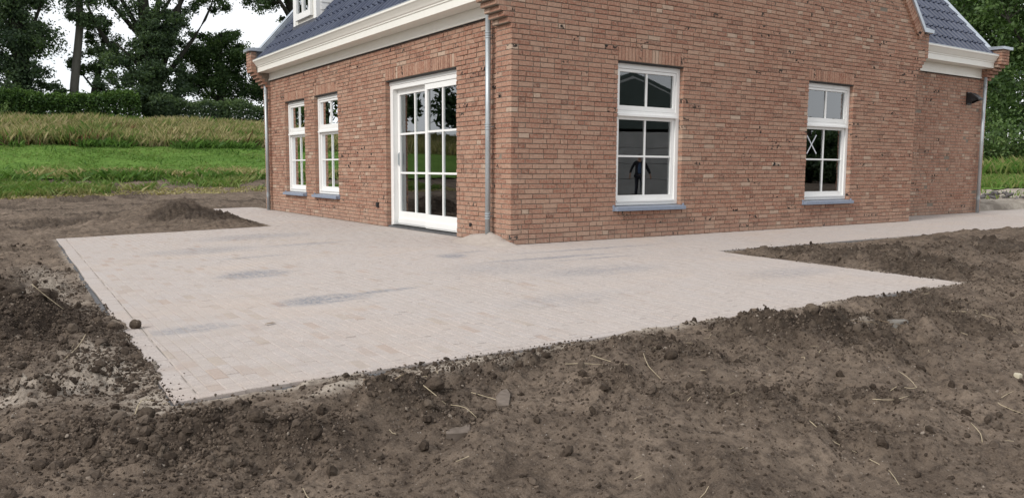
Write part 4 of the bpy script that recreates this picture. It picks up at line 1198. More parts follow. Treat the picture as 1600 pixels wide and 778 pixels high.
ex = np.concatenate([np.stack([rs.uniform(TX0, TX1, 500), TY0 - rs.normal(.05, .04, 500)], 1), np.stack([txl(-3.3) - rs.normal(.05, .05, 500), rs.uniform(-4.4, -1.9, 500)], 1), np.stack([rs.uniform(2, 9, 260), PY0 - rs.normal(.03, .04, 260)], 1), np.stack([2.05 + np.abs(rs.normal(0, .06, 160)), rs.uniform(-4.4, -1.6, 160)], 1)])
sp2 = np.concatenate([sp2, ex]); sz2 = np.concatenate([.006 + .024*rs.rand(5200)**3.0, 0.002 + .007*rs.rand(len(ex))**2.5])
crumbs('soil_clods', 'loose broken clods of dark earth strewn over the bare ground', sp2, sz2, 2, 1.7, .12)
def clod(x_, y_, s, name, label, dark, sq=.8, on=None, grp=None):
    z_ = float(soil_h(np.array([x_]), np.array([y_]))[0]) if on is None else on
    v = ICO4[0].copy(); d = np.ones(len(v)); fr_ = 1.6; am = .30
    for _ in range(6):
        k3 = rs.normal(size=(3, 4))*fr_; d += am*np.abs(np.sin(v @ k3 + rs.uniform(0, 6, 4))).mean(1) - am*.6; fr_ *= 1.8; am *= .66
    v = v*d[:, None]*s*np.array([1, .85, sq])
    o = link(name, np_mesh(name, v, ICO4[1], MCLOD, np.tile([dark, 0, 0], (len(v), 1)), True), None, (x_, y_, z_+s*.45*sq))
    return tag(o, label, 'clod', grp)
G1 = 'larger clods of earth'
clod(-4.665, -2.55, .036, 'earth_clod', 'round dark clod of earth lying on the left edge of the paving', .8, .9, float(zt(-4.66, -2.5))+.012, G1)
clod(-4.80, -2.60, .036, 'earth_clod', 'dark clod on the soil touching the left paving edge', .75, .8, None, G1)
clod(-4.87, -2.42, .026, 'earth_clod', 'smaller clod just left of the paving edge near the round clod', .8, .8, None, G1)
clod(-2.33, -5.07, .034, 'earth_clod', 'black round clod alone on smooth soil in the middle foreground', 1., .85, None, G1)
clod(-5.32, -2.05, .07, 'earth_clod', 'big dark lump of earth on top of the left mound', .95, .75, None, G1)
clod(-5.16, -2.22, .05, 'earth_clod', 'second dark lump on the right shoulder of the left mound', .9, .75, None, G1)
clod(-5.50, -2.25, .06, 'earth_clod', 'dark lump at the left border on the left mound', .95, .75, None, G1)
clod(-4.96, -4.74, .034, 'earth_clod', 'dark clod left of the dug heap at the lower left', .9, .8, None, G1)
clod(-4.60, -5.02, .036, 'earth_clod', 'clod on the dark heap at the lower left', .7, .8, None, G1)
clod(-.98, -5.0, .05, 'earth_clod', 'grey brown clod on top of the ridge right of centre', .5, .8, None, G1)
clod(-1.28, -4.78, .042, 'earth_clod', 'clod at the paving edge by the ridge right of centre', .4, .8, None, G1)
clod(-3.74, -4.93, .045, 'earth_clod', 'flat topped clod by the yellow stalk in front of the paving', .75, .7, None, G1)
def slab(name, label, x_, y_, pts, th, mat, rz, tilt=.0, cat='stone'):
    z_ = float(np.percentile(soil_h(x_ + np.array([p[0] for p in pts]+[0]), y_ + np.array([p[1] for p in pts]+[0])), 45))
    m = MB(); n = len(pts)
    top = [(a*.94, b*.94, th) for a, b in pts]; md = [(a, b, th*.65) for a, b in pts]; lo = [(a, b, -.05) for a, b in pts]
    m.add(top+md+lo, [tuple(range(n))] + [(n+i, n+(i+1) % n, (i+1) % n, i) for i in range(n)] + [(2*n+i, 2*n+(i+1) % n, n+(i+1) % n, n+i) for i in range(n)])
    o = m.build(name, mat, None, (x_, y_, z_+.006)); o.rotation_euler = (tilt, tilt*.4, rz)
    return tag(o, label, cat)
MSTONE = mat_plain('dusty_stone', (.165, .135, .112), .95, .15, .25, 30, .5); MGREY = mat_plain('grey_stone', (.19, .175, .155), .9, .2, .2, 20, .4)
slab('flat_stone', 'flat four cornered piece of tile in the soil at the bottom centre', -3.80, -5.24, [(-.085, -.02), (.0, -.075), (.085, .005), (-.02, .06)], .005, MSTONE, .25, .03, 'stone')
slab('wood_scrap', 'flat splinter of weathered wood sticking out of the soil below the paving', -3.44, -5.06, [(-.03, -.085), (.022, -.08), (.035, .06), (.02, .13), (-.012, .10), (-.038, .02)], .012, MSTONE, -.55, .10, 'wood')
slab('grey_stone', 'pale grey stone lying behind the clods at the right', -.24, -5.16, [(-.08, -.02), (-.02, -.05), (.07, -.03), (.085, .02), (.0, .04), (-.06, .03)], .022, MGREY, -.3, .0)
slab('cream_stone', 'small cream stone at the right border of the soil', -.66, -6.12, [(-.025, -.01), (.0, -.022), (.028, -.008), (.02, .018), (-.012, .02)], .02, mat_plain('cream_stone', (.50, .45, .34), .8), .3, .05)
# dry stalks, each a bent tube lying on the soil
def stalk(pts, r, mat, label, grp, lift=.012):
    r = r*.55; lift = lift*.6
    m = MB(); q = []
    for i, (a, b, *c) in enumerate(pts):
        h = float(soil_h(np.array([a]), np.array([b]))[0]); q.append((a, b, h + r + lift + (c[0] if c else 0)))
    # smooth the run a little
    qq = []
    for i in range(len(q)-1):
        for t in (0, .5): qq.append(Vector(q[i]).lerp(Vector(q[i+1]), t))
    qq.append(Vector(q[-1]))
    for i in range(1, len(qq)-1): qq[i] = (qq[i-1]+qq[i]*2+qq[i+1])/4
    base = qq[0].copy()
    m.tube([v-base for v in qq], [r*(1-.45*i/len(qq)) for i in range(len(qq))], 6)
    return tag(m.build('dry_stalk', mat, None, tuple(base), smooth=True), label, 'stalk', grp)
GS = 'dry stalks on the soil'
stalk([(-3.86, -4.80), (-3.80, -4.93), (-3.74, -5.03)], .006, MSTRAW, 'thick yellow stalk in the soil below the front paving edge', GS)
stalk([(-3.72, -5.04), (-3.66, -5.08, .02), (-3.66, -5.17)], .004, MSTRAW, 'pale bent stalk just right of the yellow stalk', GS)
stalk([(-3.55, -4.94), (-3.47, -5.02), (-3.45, -5.09)], .004, MSTRAW, 'pale stalk left of the wood splinter', GS)
stalk([(-2.88, -4.82), (-2.86, -4.95), (-2.80, -5.04)], .004, MSTRAW, 'left one of three stalks lying in the middle foreground', GS)
stalk([(-2.73, -4.86), (-2.72, -4.98), (-2.66, -5.10)], .004, MSTRAW, 'middle one of three stalks lying in the middle foreground', GS)
stalk([(-2.40, -4.92, .02), (-2.50, -5.06), (-2.56, -5.22)], .0045, MSTRAW, 'right one of three stalks lying in the middle foreground', GS)
stalk([(-4.12, -4.98), (-4.05, -4.94, .02), (-3.92, -4.86, .03), (-3.86, -4.84)], .010, MROOT, 'dark forked root lying on the dark heap left of the yellow stalk', GS)
stalk([(-4.97, -4.52), (-4.93, -4.42, .02), (-4.87, -4.37, .01)], .005, MSTRAW, 'straw tuft at the lower left before the paving corner', GS)
stalk([(-4.84, -4.41), (-4.79, -4.36, .015), (-4.75, -4.40)], .003, MSTRAW, 'short straw beside the straw tuft at the paving corner', GS)
stalk([(-5.58, -2.42, .05), (-5.54, -2.52, .04), (-5.52, -2.62, .02)], .011, MSTRAW, 'thick pale stump of stalk on the left mound', GS)
stalk([(-5.22, -2.28, .07), (-5.14, -2.30, .09), (-5.06, -2.40, .03)], .004, MSTRAW, 'pale root fibre on the right lump of the left mound', GS)
stalk([(-5.00, -3.02), (-5.06, -3.22), (-5.14, -3.38)], .005, MSTRAW, 'long pale stalk lying across the slope left of the paving', GS)
stalk([(-.42, -5.02), (-.30, -5.16), (-.24, -5.28)], .004, MROOT, 'thin stalk near the grey stone', GS)
stalk([(-.90, -5.05), (-.72, -5.12), (-.55, -5.18), (-.46, -5.26)], .005, MROOT, 'brown root lying between the ridge and the grey stone', GS)
stalk([(.52, -5.10), (.58, -5.26), (.62, -5.42)], .005, MSTRAW, 'stalk lying near the right tip of the paving', GS)
stalk([(-1.62, -6.00), (-1.57, -6.06, .02), (-1.52, -5.96, .07), (-1.50, -5.90, .09)], .004, MSTRAW, 'hooked pale stalk standing up in the right foreground', GS)
stalk([(-1.86, -5.98), (-1.76, -6.04), (-1.68, -6.06)], .004, MSTRAW, 'straight stalk left of the hooked one in the right foreground', GS)
stalk([(-1.10, -6.22), (-1.16, -6.25, .01), (-1.12, -6.31), (-1.15, -6.36)], .004, MSTRAW, 'curled pale root at the right', GS)
stalk([(-1.02, -6.20), (-.94, -6.22), (-.86, -6.24)], .003, MSTRAW, 'thin straw right of the curled root', GS)
stalk([(-1.54, -6.30), (-1.60, -6.38), (-1.68, -6.42)], .0045, MSTRAW, 'stalk with a white tip in the right foreground', GS)
stalk([(-2.42, -6.02), (-2.36, -6.12), (-2.33, -6.20)], .0035, MSTRAW, 'leftmost short straw of the lower right foreground', GS)
stalk([(-2.36, -6.28), (-2.36, -6.38), (-2.42, -6.45)], .004, MSTRAW, 'bent straw at the bottom edge right of centre', GS)
stalk([(-1.70, -6.62), (-1.58, -6.68), (-1.50, -6.74)], .004, MSTRAW, 'straw at the bottom right edge', GS)
rs = np.random.RandomState(5)
st = MB()
for k in range(150):
    for _ in range(20):
        a, b = (rs.uniform(-6, 2.5), rs.uniform(-7.2, -4.5)) if rs.rand() < .7 else ((rs.uniform(-6, -4.8), rs.uniform(-4.5, 2)) if rs.rand() < .5 else (rs.uniform(2.2, 7), rs.uniform(-5.5, -1.8)))
        if float(dist_paved(np.array(a), np.array(b))) > .02: break
    L0 = rs.uniform(.015, .07); an = rs.uniform(0, 6.28); cv = rs.normal(0, .5)
    pts = []
    for t in (0, .5, 1):
        xx, yy = a+math.cos(an+cv*t)*L0*t, b+math.sin(an+cv*t)*L0*t
        pts.append((xx, yy, float(soil_h(np.array([xx]), np.array([yy]))[0])+.008+rs.uniform(0, .008)))
    st.tube(pts, rs.uniform(.0007, .0018), 4, cap=False)
tag(st.build('straw_bits', MSTRAW), 'short bits of straw and root scattered over the soil', 'straw', kind='stuff')
# dead leaf and crumbs lying on the paving
lf = MB(); lf.add([(-.04, 0, .004), (-.015, -.014, .010), (.02, -.010, .012), (.045, .004, .006), (.02, .014, .012), (-.015, .012, .010)], [(0, 1, 2, 3, 4, 5), (5, 4, 3, 2, 1, 0)])
tag(lf.build('dead_leaf', MROOT, None, (-3.92, -2.98, float(zt(-3.92, -2.98))+.002)), 'dark curled leaf on the paving near its left front', 'leaf')
# heap of paving sand by the downpipe
n_ = 60; a_ = np.linspace(-1, 1, n_)
AX, AY = np.meshgrid(a_, a_)
hx, hy = -.18 + AX*.55, .52 + AY*.95
hh = .10*np.exp(-(((hx+.06)/.20)**2 + ((hy-.62)/.40)**2)) + .065*np.exp(-(((hx+.02)/.22)**2 + ((hy-.28)/.36)**2))
hh = hh*(1+.5*fbm(hx, hy, 7, 3, 71)) + .006*fbm(hx, hy, 30, 2, 72) - .012
hz_ = zt(hx, hy) + np.maximum(hh, -.012)
hx = np.minimum(hx, .03)
ii = np.arange(AX.size).reshape(AX.shape)
FFs = np.stack([ii[:-1, :-1].ravel(), ii[:-1, 1:].ravel(), ii[1:, 1:].ravel(), ii[1:, :-1].ravel()], 1)
tag(link('sand_heap', np_mesh('sand_heap', np.stack([hx.ravel(), hy.ravel(), hz_.ravel()], 1), FFs, MSAND, None, True)), 'low heap of pale sand against the foot of the corner downpipe', 'sand heap')

# ------------------------------------------------------------------ grass, weeds
LG = mat_leaf('grass_blades', [(0, (.045, .11, .016)), (.3, (.125, .225, .045)), (.55, (.20, .225, .075)), (.8, (.36, .31, .155)), (1, (.45, .385, .225))], .3)
def blades(n, xf, hmin, hmax, wd, tone, seed, lean=.35, zoff=0, turf=True):
    r = np.random.RandomState(seed)
    px, py = xf(r, n); n = len(px)
    pz = soil_h(px, py, False) + (.05 if turf else 0) + zoff
    h = r.uniform(hmin, hmax, n)*(1+.5*fbm(px, py, .8, 3, seed)); an = r.uniform(0, 6.28, n)
    lx, ly = r.normal(0, lean, n)*h, r.normal(0, lean, n)*h
    w = wd*r.uniform(.6, 1.4, n)
    a = np.stack([px-np.cos(an)*w, py-np.sin(an)*w, pz-.03], 1); b = np.stack([px+np.cos(an)*w, py+np.sin(an)*w, pz-.03], 1)
    m1 = np.stack([px+lx*.35+np.cos(an)*w*.8, py+ly*.35+np.sin(an)*w*.8, pz+h*.6], 1); c = np.stack([px+lx, py+ly, pz+h], 1)
    Vv = np.stack([a, b, m1, c], 1).reshape(-1, 3)
    i = np.arange(n)*4
    Fv = np.concatenate([np.stack([i, i+1, i+2], 1), np.stack([i, i+2, i+3], 1)])
    t = np.clip(tone(px, py, r, n), 0, 1)
    return Vv, Fv, np.repeat(np.stack([t, t*0, t*0], 1), 4, 0)
def stuff_blades(name, label, parts, mat=LG, cat='grass'):
    Vs, Fs, Ts = [], [], []; b = 0
    for v, f, t in parts:
        Vs.append(v); Fs.append(f+b); Ts.append(t); b += len(v)
    return tag(link(name, np_mesh(name, np.concatenate(Vs), np.concatenate(Fs), mat, np.concatenate(Ts))), label, cat, kind='stuff')
def reg(x0, x1, y0, y1, wob=.8, mask=None):
    def f(r, n):
        x_ = r.uniform(x0, x1, n); y_ = r.uniform(y0, y1, n) + wob*fbm(x_, x_*0, .3, 3, 91) + bank_shift(x_)
        if mask is not None:
            k = r.rand(n) < mask(x_, y_); x_, y_ = x_[k], y_[k]
        return x_, y_
    return f
stuff_blades('tall_grass', 'tall dry yellow brown grass on the bank in front of the hedge', [
    blades(70000, reg(-13, 13, 36.3, 42.6), .30, .80, .008, lambda x_, y_, r, n: .60 + .34*r.rand(n) - .40*(r.rand(n) < .36) + .9*fbm(x_, y_, .4, 4, 3), 101, .34),
    blades(30000, reg(-48, -13, 36.3, 42.6), .4, .9, .025, lambda x_, y_, r, n: .70 + .3*r.rand(n) - .3*(r.rand(n) < .25), 102, .22)])
stuff_blades('lawn_blades', 'short bright green grass of the mown strip on the bank', [
    blades(44000, reg(-14, 14, 28.2, 36.6), .04, .13, .016, lambda x_, y_, r, n: .22 + .22*r.rand(n) + .35*fbm(x_, y_, .7, 3, 5), 103, .6),
    blades(6000, reg(-14, 14, 35.8, 36.8, .8, lambda x_, y_: sstep(-.05, .15, fbm(x_, x_*0, .5, 3, 99))), .15, .5, .02, lambda x_, y_, r, n: .02 + .3*r.rand(n), 104, .6, 0, True)])
wm = lambda x_, y_: sstep(-.04, .16, fbm(x_, y_*1.6, .45, 3, 95) + .05)
MDOCK = mat_leaf('dock_seed', [(0, (.10, .045, .02)), (1, (.19, .095, .045))], .2)
stuff_blades('dock_stalks', 'rust brown dock stalks standing in the dry grass on the bank', [blades(2600, reg(-13, 13, 36.0, 39.5, .8, lambda x_, y_: sstep(.06, .2, fbm(x_, y_, .8, 3, 131))), .4, .85, .02, lambda x_, y_, r, n: r.rand(n), 131, .2)], MDOCK, 'weeds')
stuff_blades('weeds', 'patchy green weeds and cut straw at the foot of the bank', [
    blades(40000, reg(-13, 13, 23.6, 28.8, .8, wm), .06, .30, .017, lambda x_, y_, r, n: .18 + .35*r.rand(n) + .9*np.maximum(fbm(x_, y_, .6, 3, 6), 0), 105, .6, 0, False),
    blades(6000, reg(-13, 13, 26.4, 28.3, .5, wm), .2, .45, .03, lambda x_, y_, r, n: .04 + .22*r.rand(n), 106, .7, 0, False),
    blades(9000, reg(-13, 13, 27.3, 29.6, .9, lambda x_, y_: sstep(.02, .18, fbm(x_, y_, .7, 3, 133))), .1, .4, .012, lambda x_, y_, r, n: .45 + .5*r.rand(n), 133, .6, 0, True),
    blades(2500, reg(-13, 13, 29.5, 36, .9, lambda x_, y_: sstep(.08, .22, fbm(x_, y_*2, .5, 3, 134))), .1, .28, .02, lambda x_, y_, r, n: .0 + .25*r.rand(n), 134, .6, 0, True),
    blades(7000, reg(-14, 13, 23.2, 24.6, .6), .02, .09, .03, lambda x_, y_, r, n: .70 + .28*r.rand(n), 107, 1.2, 0, False)])
def regR(s0, s1, a0, a1, mask=None):
    def f(r, n):
        s = r.uniform(s0, s1, n); a = np.radians(r.uniform(a0, a1, n)); s = s/np.cos(a-math.radians(66))
        x_ = CAM[0]+np.sin(a)*s; y_ = CAM[1]+np.cos(a)*s
        if mask is not None:
            k = r.rand(n) < mask(x_, y_); x_, y_ = x_[k], y_[k]
        return x_, y_
    return f
stuff_blades('meadow_grass', 'tall green and straw coloured grass on the rough ground right of the wing', [
    blades(14000, regR(38, 44, 58, 80), .08, .35, .018, lambda x_, y_, r, n: .15 + .5*r.rand(n), 111, .5),
    blades(16000, regR(43, 52, 58, 80), .35, .85, .018, lambda x_, y_, r, n: .10 + .75*r.rand(n)**1.5 + .3*fbm(x_, y_, .5, 3, 12), 112, .4),
    blades(1800, regR(30, 38, 58, 80, lambda x_, y_: sstep(.02, .2, fbm(x_, y_, .5, 3, 97))), .05, .22, .03, lambda x_, y_, r, n: .2 + .4*r.rand(n), 113, .6, 0, False)])

# ------------------------------------------------------------------ trees, hedge, shrubs
MBARK = mat_bark(); MBARK2 = mat_bark('grey_poplar_bark', (.10, .098, .085), (.20, .19, .165))
LDARK = mat_leaf('dark_leaves', [(0, (.045, .074, .046)), (.4, (.078, .122, .066)), (.75, (.12, .178, .086)), (1, (.17, .24, .11))], .48)
LMID = mat_leaf('mid_green_leaves', [(0, (.026, .052, .020)), (.4, (.060, .105, .034)), (.75, (.105, .170, .055)), (1, (.17, .24, .088))], .35)
LHEDGE = mat_leaf('hedge_leaves', [(0, (.018, .040, .012)), (.5, (.046, .095, .022)), (1, (.105, .185, .038))], .25)
def leaf_cloud(centers, radii, per, size, r, tone0, up=0.0, droop=0):
    """leaf quads scattered round clump centres"""
    n = len(centers)*per
    c = np.repeat(centers, per, 0); rr = np.repeat(radii, per, 0)
    p = c + r.normal(size=(n, 3))*rr*.55
    d = r.normal(size=(n, 3)); d /= np.linalg.norm(d, axis=1)[:, None]
    e = np.cross(d, r.normal(size=(n, 3))); e /= np.linalg.norm(e, axis=1)[:, None]
    s = size*r.uniform(.55, 1.35, n)[:, None]
    q = np.stack([p-d*s, p+e*s*.55, p+d*s, p-e*s*.55], 1).reshape(-1, 3)
    i = np.arange(n)*4; f = np.stack([i, i+1, i+2, i+3], 1)
    tn = np.clip(tone0 + r.normal(0, .17, n) + np.repeat(r.normal(0, .15, len(centers)), per), 0, 1)
    return q, f, np.repeat(np.stack([tn, tn*0, tn*0], 1), 4, 0)
def limb_path(a, b, r, bend=.12, n=7):
    a, b = Vector(a), Vector(b); L0 = (b-a).length
    off = Vector((r.normal(), r.normal(), r.normal()*.5))*L0*bend
    return [a.lerp(b, t) + off*math.sin(math.pi*t)*(.6+.4*t) for t in np.linspace(0, 1, n)]
def tree(name, label, base, trunk, limbs, blobs, per, size, mat, bark, seed, tone=.45, group=None, clumps_per=26, twig=True):
    """trunk: list of (dx,dy,z,r); limbs: list of (start index, end offset, r0); blobs: (offset, radii, clump count)"""
    r = np.random.RandomState(seed)
    bz = float(soil_h(np.array([base[0]]), np.array([base[1]]), False)[0])
    root = empty(name, (base[0], base[1], bz)); tag(root, label, 'tree', group)
    tm = MB()
    tm.tube([(a, b, c-.3*(i == 0)) for i, (a, b, c, d) in enumerate(trunk)], [d for *_, d in trunk], 10)
    ends = []
    for si, e, r0 in limbs:
        s0 = Vector(trunk[si][:3]); p = limb_path(s0, e, r)
        tm.tube(p, [r0*(1-.8*i/(len(p)-1)) for i in range(len(p))], 7)
        ends.append(p)
    cs, rs_ = [], []
    for off, rad, cnt in blobs:
        off, rad = np.array(off, float), np.array(rad, float)
        for k in range(cnt):
            d = r.normal(size=3); d /= np.linalg.norm(d)
            rr_ = r.rand()**.42
            c = off + d*rad*rr_
            cs.append(c); rs_.append(np.array([1, 1, .8])*np.mean(rad)*r.uniform(.16, .34))
            if twig and k % 2 == 0:
                # twig from the nearest limb towards the clump
                best = None
                for p in ends + [[Vector(t[:3]) for t in trunk]]:
                    for q in p:
                        dd = (Vector(c)-q).length + max(0, q.z-c[2])*1.2
                        if best is None or dd < best[0]: best = (dd, q)
                if best[0] < 9:
                    pth = limb_path(best[1], c, r, .10, 5); rb = .012+.010*best[0]
                    tm.tube(pth, [rb*(1-.75*i/4) for i in range(5)], 5, cap=False)
    tm.build('trunk', bark, root, smooth=True)
    q, f, t = leaf_cloud(np.array(cs), np.array(rs_), per, size, r, tone)
    o = link('crown', np_mesh('crown', q, f, mat, t), root)
    return root
# base of each tree from the bearing it is seen on
GT = 'trees along the top of the bank'
tree('ivy_tree', 'dense dark tree wrapped in foliage at the far left above the hedge', (-3.0, 47.0), [(0, 0, 0, .55), (.1, 0, 4, .45), (0, .1, 9, .32), (.1, 0, 14, .15)],
     [(1, (-1.6, .5, 8), .14), (1, (1.6, -.5, 9), .14), (2, (-1.4, .3, 12), .1), (2, (1.5, .4, 13), .1)],
     [((-.2, 0, 2.4), (1.9, 1.6, 2.0), 42), ((.1, 0, 5.5), (2.0, 1.7, 2.6), 64), ((-.1, 0, 9.0), (1.9, 1.7, 2.8), 60), ((.1, 0, 12.8), (2.1, 1.8, 2.6), 46), ((1.7, 0, 2.0), (.9, .9, .8), 8), ((1.2, -.2, 9.5), (.9, .8, 1.6), 14), ((-2.2, .3, 3.5), (.7, .8, 1.6), 12)],
     260, .085, LDARK, MBARK, 201, .34, GT)
tree('poplar_tree', 'slender bare grey poplar trunk leaning right against the white sky', (-.35, 47.5), [(0, 0, 0, .31), (.18, 0, 2.5, .25), (.62, 0, 6, .22), (.72, 0, 9, .20), (.80, 0, 14, .14)],
     [(3, (-1.6, .3, 10.6), .08), (3, (2.2, 0, 10.2), .09), (3, (1.8, .2, 12.5), .08), (3, (-1.4, 0, 12.8), .07)],
     [((-1.2, .2, 10.6), (1.1, 1.0, 1.0), 14), ((1.9, 0, 10.2), (1.5, 1.2, 1.1), 20), ((.6, 0, 12.6), (2.2, 1.6, 1.6), 34), ((.4, .1, 14.8), (2.0, 1.6, 1.4), 22)],
     210, .08, LDARK, MBARK2, 202, .42, GT)
tree('willow_tree', 'big dark tree with two stout stems and spreading limbs above the hedge', (4.1, 45.8), [(0, 0, 0, .85), (-.1, 0, 2.2, .62), (-.3, 0, 5, .40), (-.6, 0, 9, .30), (-.9, 0, 14, .18)],
     [(1, (.9, 0, 9.0), .36), (1, (-3.6, .2, 7.5), .26), (1, (3.8, .3, 8.6), .18), (1, (1.9, 0, 10.5), .24), (2, (1.9, .2, 11.5), .24), (2, (2.9, -.2, 13), .22), (2, (-3.2, .2, 10.5), .22), (2, (-5.0, 0, 11.5), .18), (1, (-2.2, -.3, 5.0), .2), (2, (4.9, 0, 11.5), .16), (3, (1, 0, 14), .15)],
     [((-.2, -1.0, 2.0), (1.9, 1.2, 1.9), 60), ((.2, -.8, 5.0), (1.2, .8, 2.0), 26), ((-1.9, .2, 3.6), (1.7, 1.4, 1.7), 30), ((-.4, 0, 6), (1.6, 1.4, 2.3), 34), ((-3.4, .2, 7.8), (1.9, 1.5, 2.0), 32), ((3.3, .2, 8.4), (1.9, 1.4, 1.0), 22), ((2.4, 0, 11), (2.6, 1.8, 1.7), 44), ((-1.6, 0, 11), (2.6, 1.8, 2.4), 56), ((-4.8, 0, 11.3), (2.1, 1.6, 1.7), 36), ((5.2, 0, 11.2), (1.8, 1.5, 1.2), 24), ((0, 0, 14), (4.5, 2.0, 1.8), 56), ((1.3, -.2, 3.0), (1.0, .9, 1.2), 14), ((1.5, 0, 6.4), (1.1, 1, 1.4), 14)],
     190, .085, LDARK, MBARK, 203, .36, GT)
tree('leaning_tree', 'thin leaning tree with airy foliage between the bare trunk and the big tree', (.55, 48.5), [(0, 0, 0, .26), (.5, 0, 2.4, .2), (1.0, 0, 4.6, .14), (1.3, 0, 7, .08)],
     [(1, (-.7, 0, 4.2), .08), (2, (.2, .2, 6.5), .06)],
     [((.4, 0, 4.2), (1.1, 1.0, 1.1), 16), ((.9, 0, 6.0), (1.2, 1.0, 1.2), 16), ((-.6, 0, 3.4), (.6, .6, .9), 7), ((1.2, 0, 2.4), (.9, .8, 1.3), 12)],
     190, .075, LMID, MBARK, 204, .30, GT)
tree('round_tree', 'round dense tree over the hedge just left of the house gutter', (8.3, 47.0), [(0, 0, 0, .4), (.1, 0, 1.6, .32), (0, 0, 4, .22), (.1, 0, 6.3, .1)],
     [(1, (-1.8, 0, 3.6), .14), (1, (2.0, 0, 3.4), .14), (1, (.9, .3, 5), .12), (1, (-1, .2, 5.2), .12)],
     [((-.1, 0, 4.3), (2.7, 1.9, 1.5), 70), ((.9, 0, 2.9), (2.6, 1.8, 1.1), 44), ((-1.8, 0, 3.0), (1.3, 1.2, .8), 18), ((.2, 0, 5.9), (1.6, 1.3, .8), 24), ((3.2, 0, 3.6), (1.6, 1.4, 1.5), 26)],
     220, .08, LMID, MBARK, 205, .26, GT)
tree('overhanging_tree', 'tree behind the gutter whose dark limbs reach in at the top', (13.6, 44.0), [(0, 0, 0, .55), (-.3, 0, 4, .46), (-.9, 0, 7.5, .36), (-1.8, 0, 10.5, .26), (-2.8, 0, 13.5, .15)],
     [(2, (-3.4, 0, 10.8), .2), (3, (-3.6, .2, 12.6), .16), (3, (.6, 0, 13.5), .16), (1, (1.6, 0, 8), .2)],
     [((-3.4, 0, 10.2), (2.2, 1.6, 1.3), 40), ((-1.4, 0, 11.6), (3.0, 1.8, 1.7), 70), ((.9, 0, 9.2), (2.2, 1.6, 1.8), 40), ((-1.0, 0, 8.6), (1.0, 1, 1.0), 8), ((-4.4, 0, 13.4), (2.0, 1.6, 1.2), 28), ((1.8, 0, 5.4), (2.2, 1.6, 2.2), 40)],
     160, .085, LDARK, MBARK, 206, .34, GT)
for k, (bx_, by_, sc, sd_) in enumerate(((-9.5, 49, 1.0, 211), (-15, 47, 1.15, 212), (-21, 50, .95, 213), (-27, 47, 1.1, 214), (-34, 49, 1.2, 215))):
    tree('bank_tree', ['dark tree on the bank first beyond the left border, seen in the door glass', 'dark tree on the bank second beyond the left border', 'dark tree on the bank third beyond the left border', 'dark tree on the bank fourth beyond the left border', 'dark tree on the bank farthest beyond the left border'][k], (bx_, by_),
         [(0, 0, 0, .5*sc), (.1, 0, 4*sc, .4*sc), (.2, 0, 9*sc, .22*sc)], [(1, (-2.2*sc, 0, 8*sc), .15), (1, (2.3*sc, 0, 8.5*sc), .15)],
         [((0, 0, 3.5*sc), (3.2*sc, 2.2, 2.6*sc), 50), ((0, 0, 8.5*sc), (4.0*sc, 2.6, 3.6*sc), 90)], 55, .24, LDARK, MBARK, sd_, .34, GT)
# clipped hedge on the bank
def hedge(name, label, x0, x1, y0, wdt, hgt, n, seed, mat=LHEDGE):
    r = np.random.RandomState(seed)
    root = empty(name, ((x0+x1)/2, y0, float(soil_h(np.array([(x0+x1)/2]), np.array([y0]), False)[0]))); tag(root, label, 'hedge')
    bz = root.location.z
    # woody core
    cm = MB()
    for k in range(int((x1-x0)/.5)):
        xx = x0 + (k+.5)*.5; zz_ = float(soil_h(np.array([xx]), np.array([y0]), False)[0])
        for q in range(3): cm.tube(limb_path((xx-root.location.x, r.normal(0, .1), zz_-bz), (xx-root.location.x+r.normal(0, .25), r.normal(0, wdt*.25), zz_-bz+hgt*.9), r, .1, 4), [.03, .024, .016, .008], 4, cap=False)
    cm.build('stems', MBARK, root)
    xx = r.uniform(x0, x1, n); u_ = r.rand(n)
    # most leaves near the faces of the hedge
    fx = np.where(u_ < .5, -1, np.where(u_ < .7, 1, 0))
    hh_ = hgt*(1 + .32*fbm(xx, xx*0, .5, 3, seed) + .16*fbm(xx, xx*0+3, 2.6, 2, seed))
    yy = np.where(fx == 0, r.uniform(-wdt/2, wdt/2, n), fx*wdt/2*(1+.22*fbm(xx, hh_*0+fx, 1.2, 3, seed+1)) + r.normal(0, .15, n))
    zz_ = np.where(fx == 0, hh_ + np.abs(r.normal(0, .13, n)), hh_*r.rand(n)**.8)
    gz = soil_h(xx, np.full(n, y0), False) - bz
    c = np.stack([xx-root.location.x, yy, zz_+gz], 1)
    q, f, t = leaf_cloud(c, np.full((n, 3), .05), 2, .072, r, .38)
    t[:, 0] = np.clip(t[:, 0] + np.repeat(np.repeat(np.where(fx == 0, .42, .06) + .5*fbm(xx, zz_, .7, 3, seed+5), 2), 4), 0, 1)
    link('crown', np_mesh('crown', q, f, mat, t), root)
hedge('clipped_hedge', 'clipped light green hedge at the left behind the dry grass', -7.5, 2.7, 43.4, 1.3, 1.75, 20000, 301)
hedge('dark_hedge', 'low dark hedge between the big tree and the house', 3.4, 16, 44.2, 1.3, 1.6, 19000, 302, LDARK)
hedge('left_hedge', 'hedge on the bank beyond the left border', -14, -8.2, 44.2, 1.3, 1.75, 7000, 303)
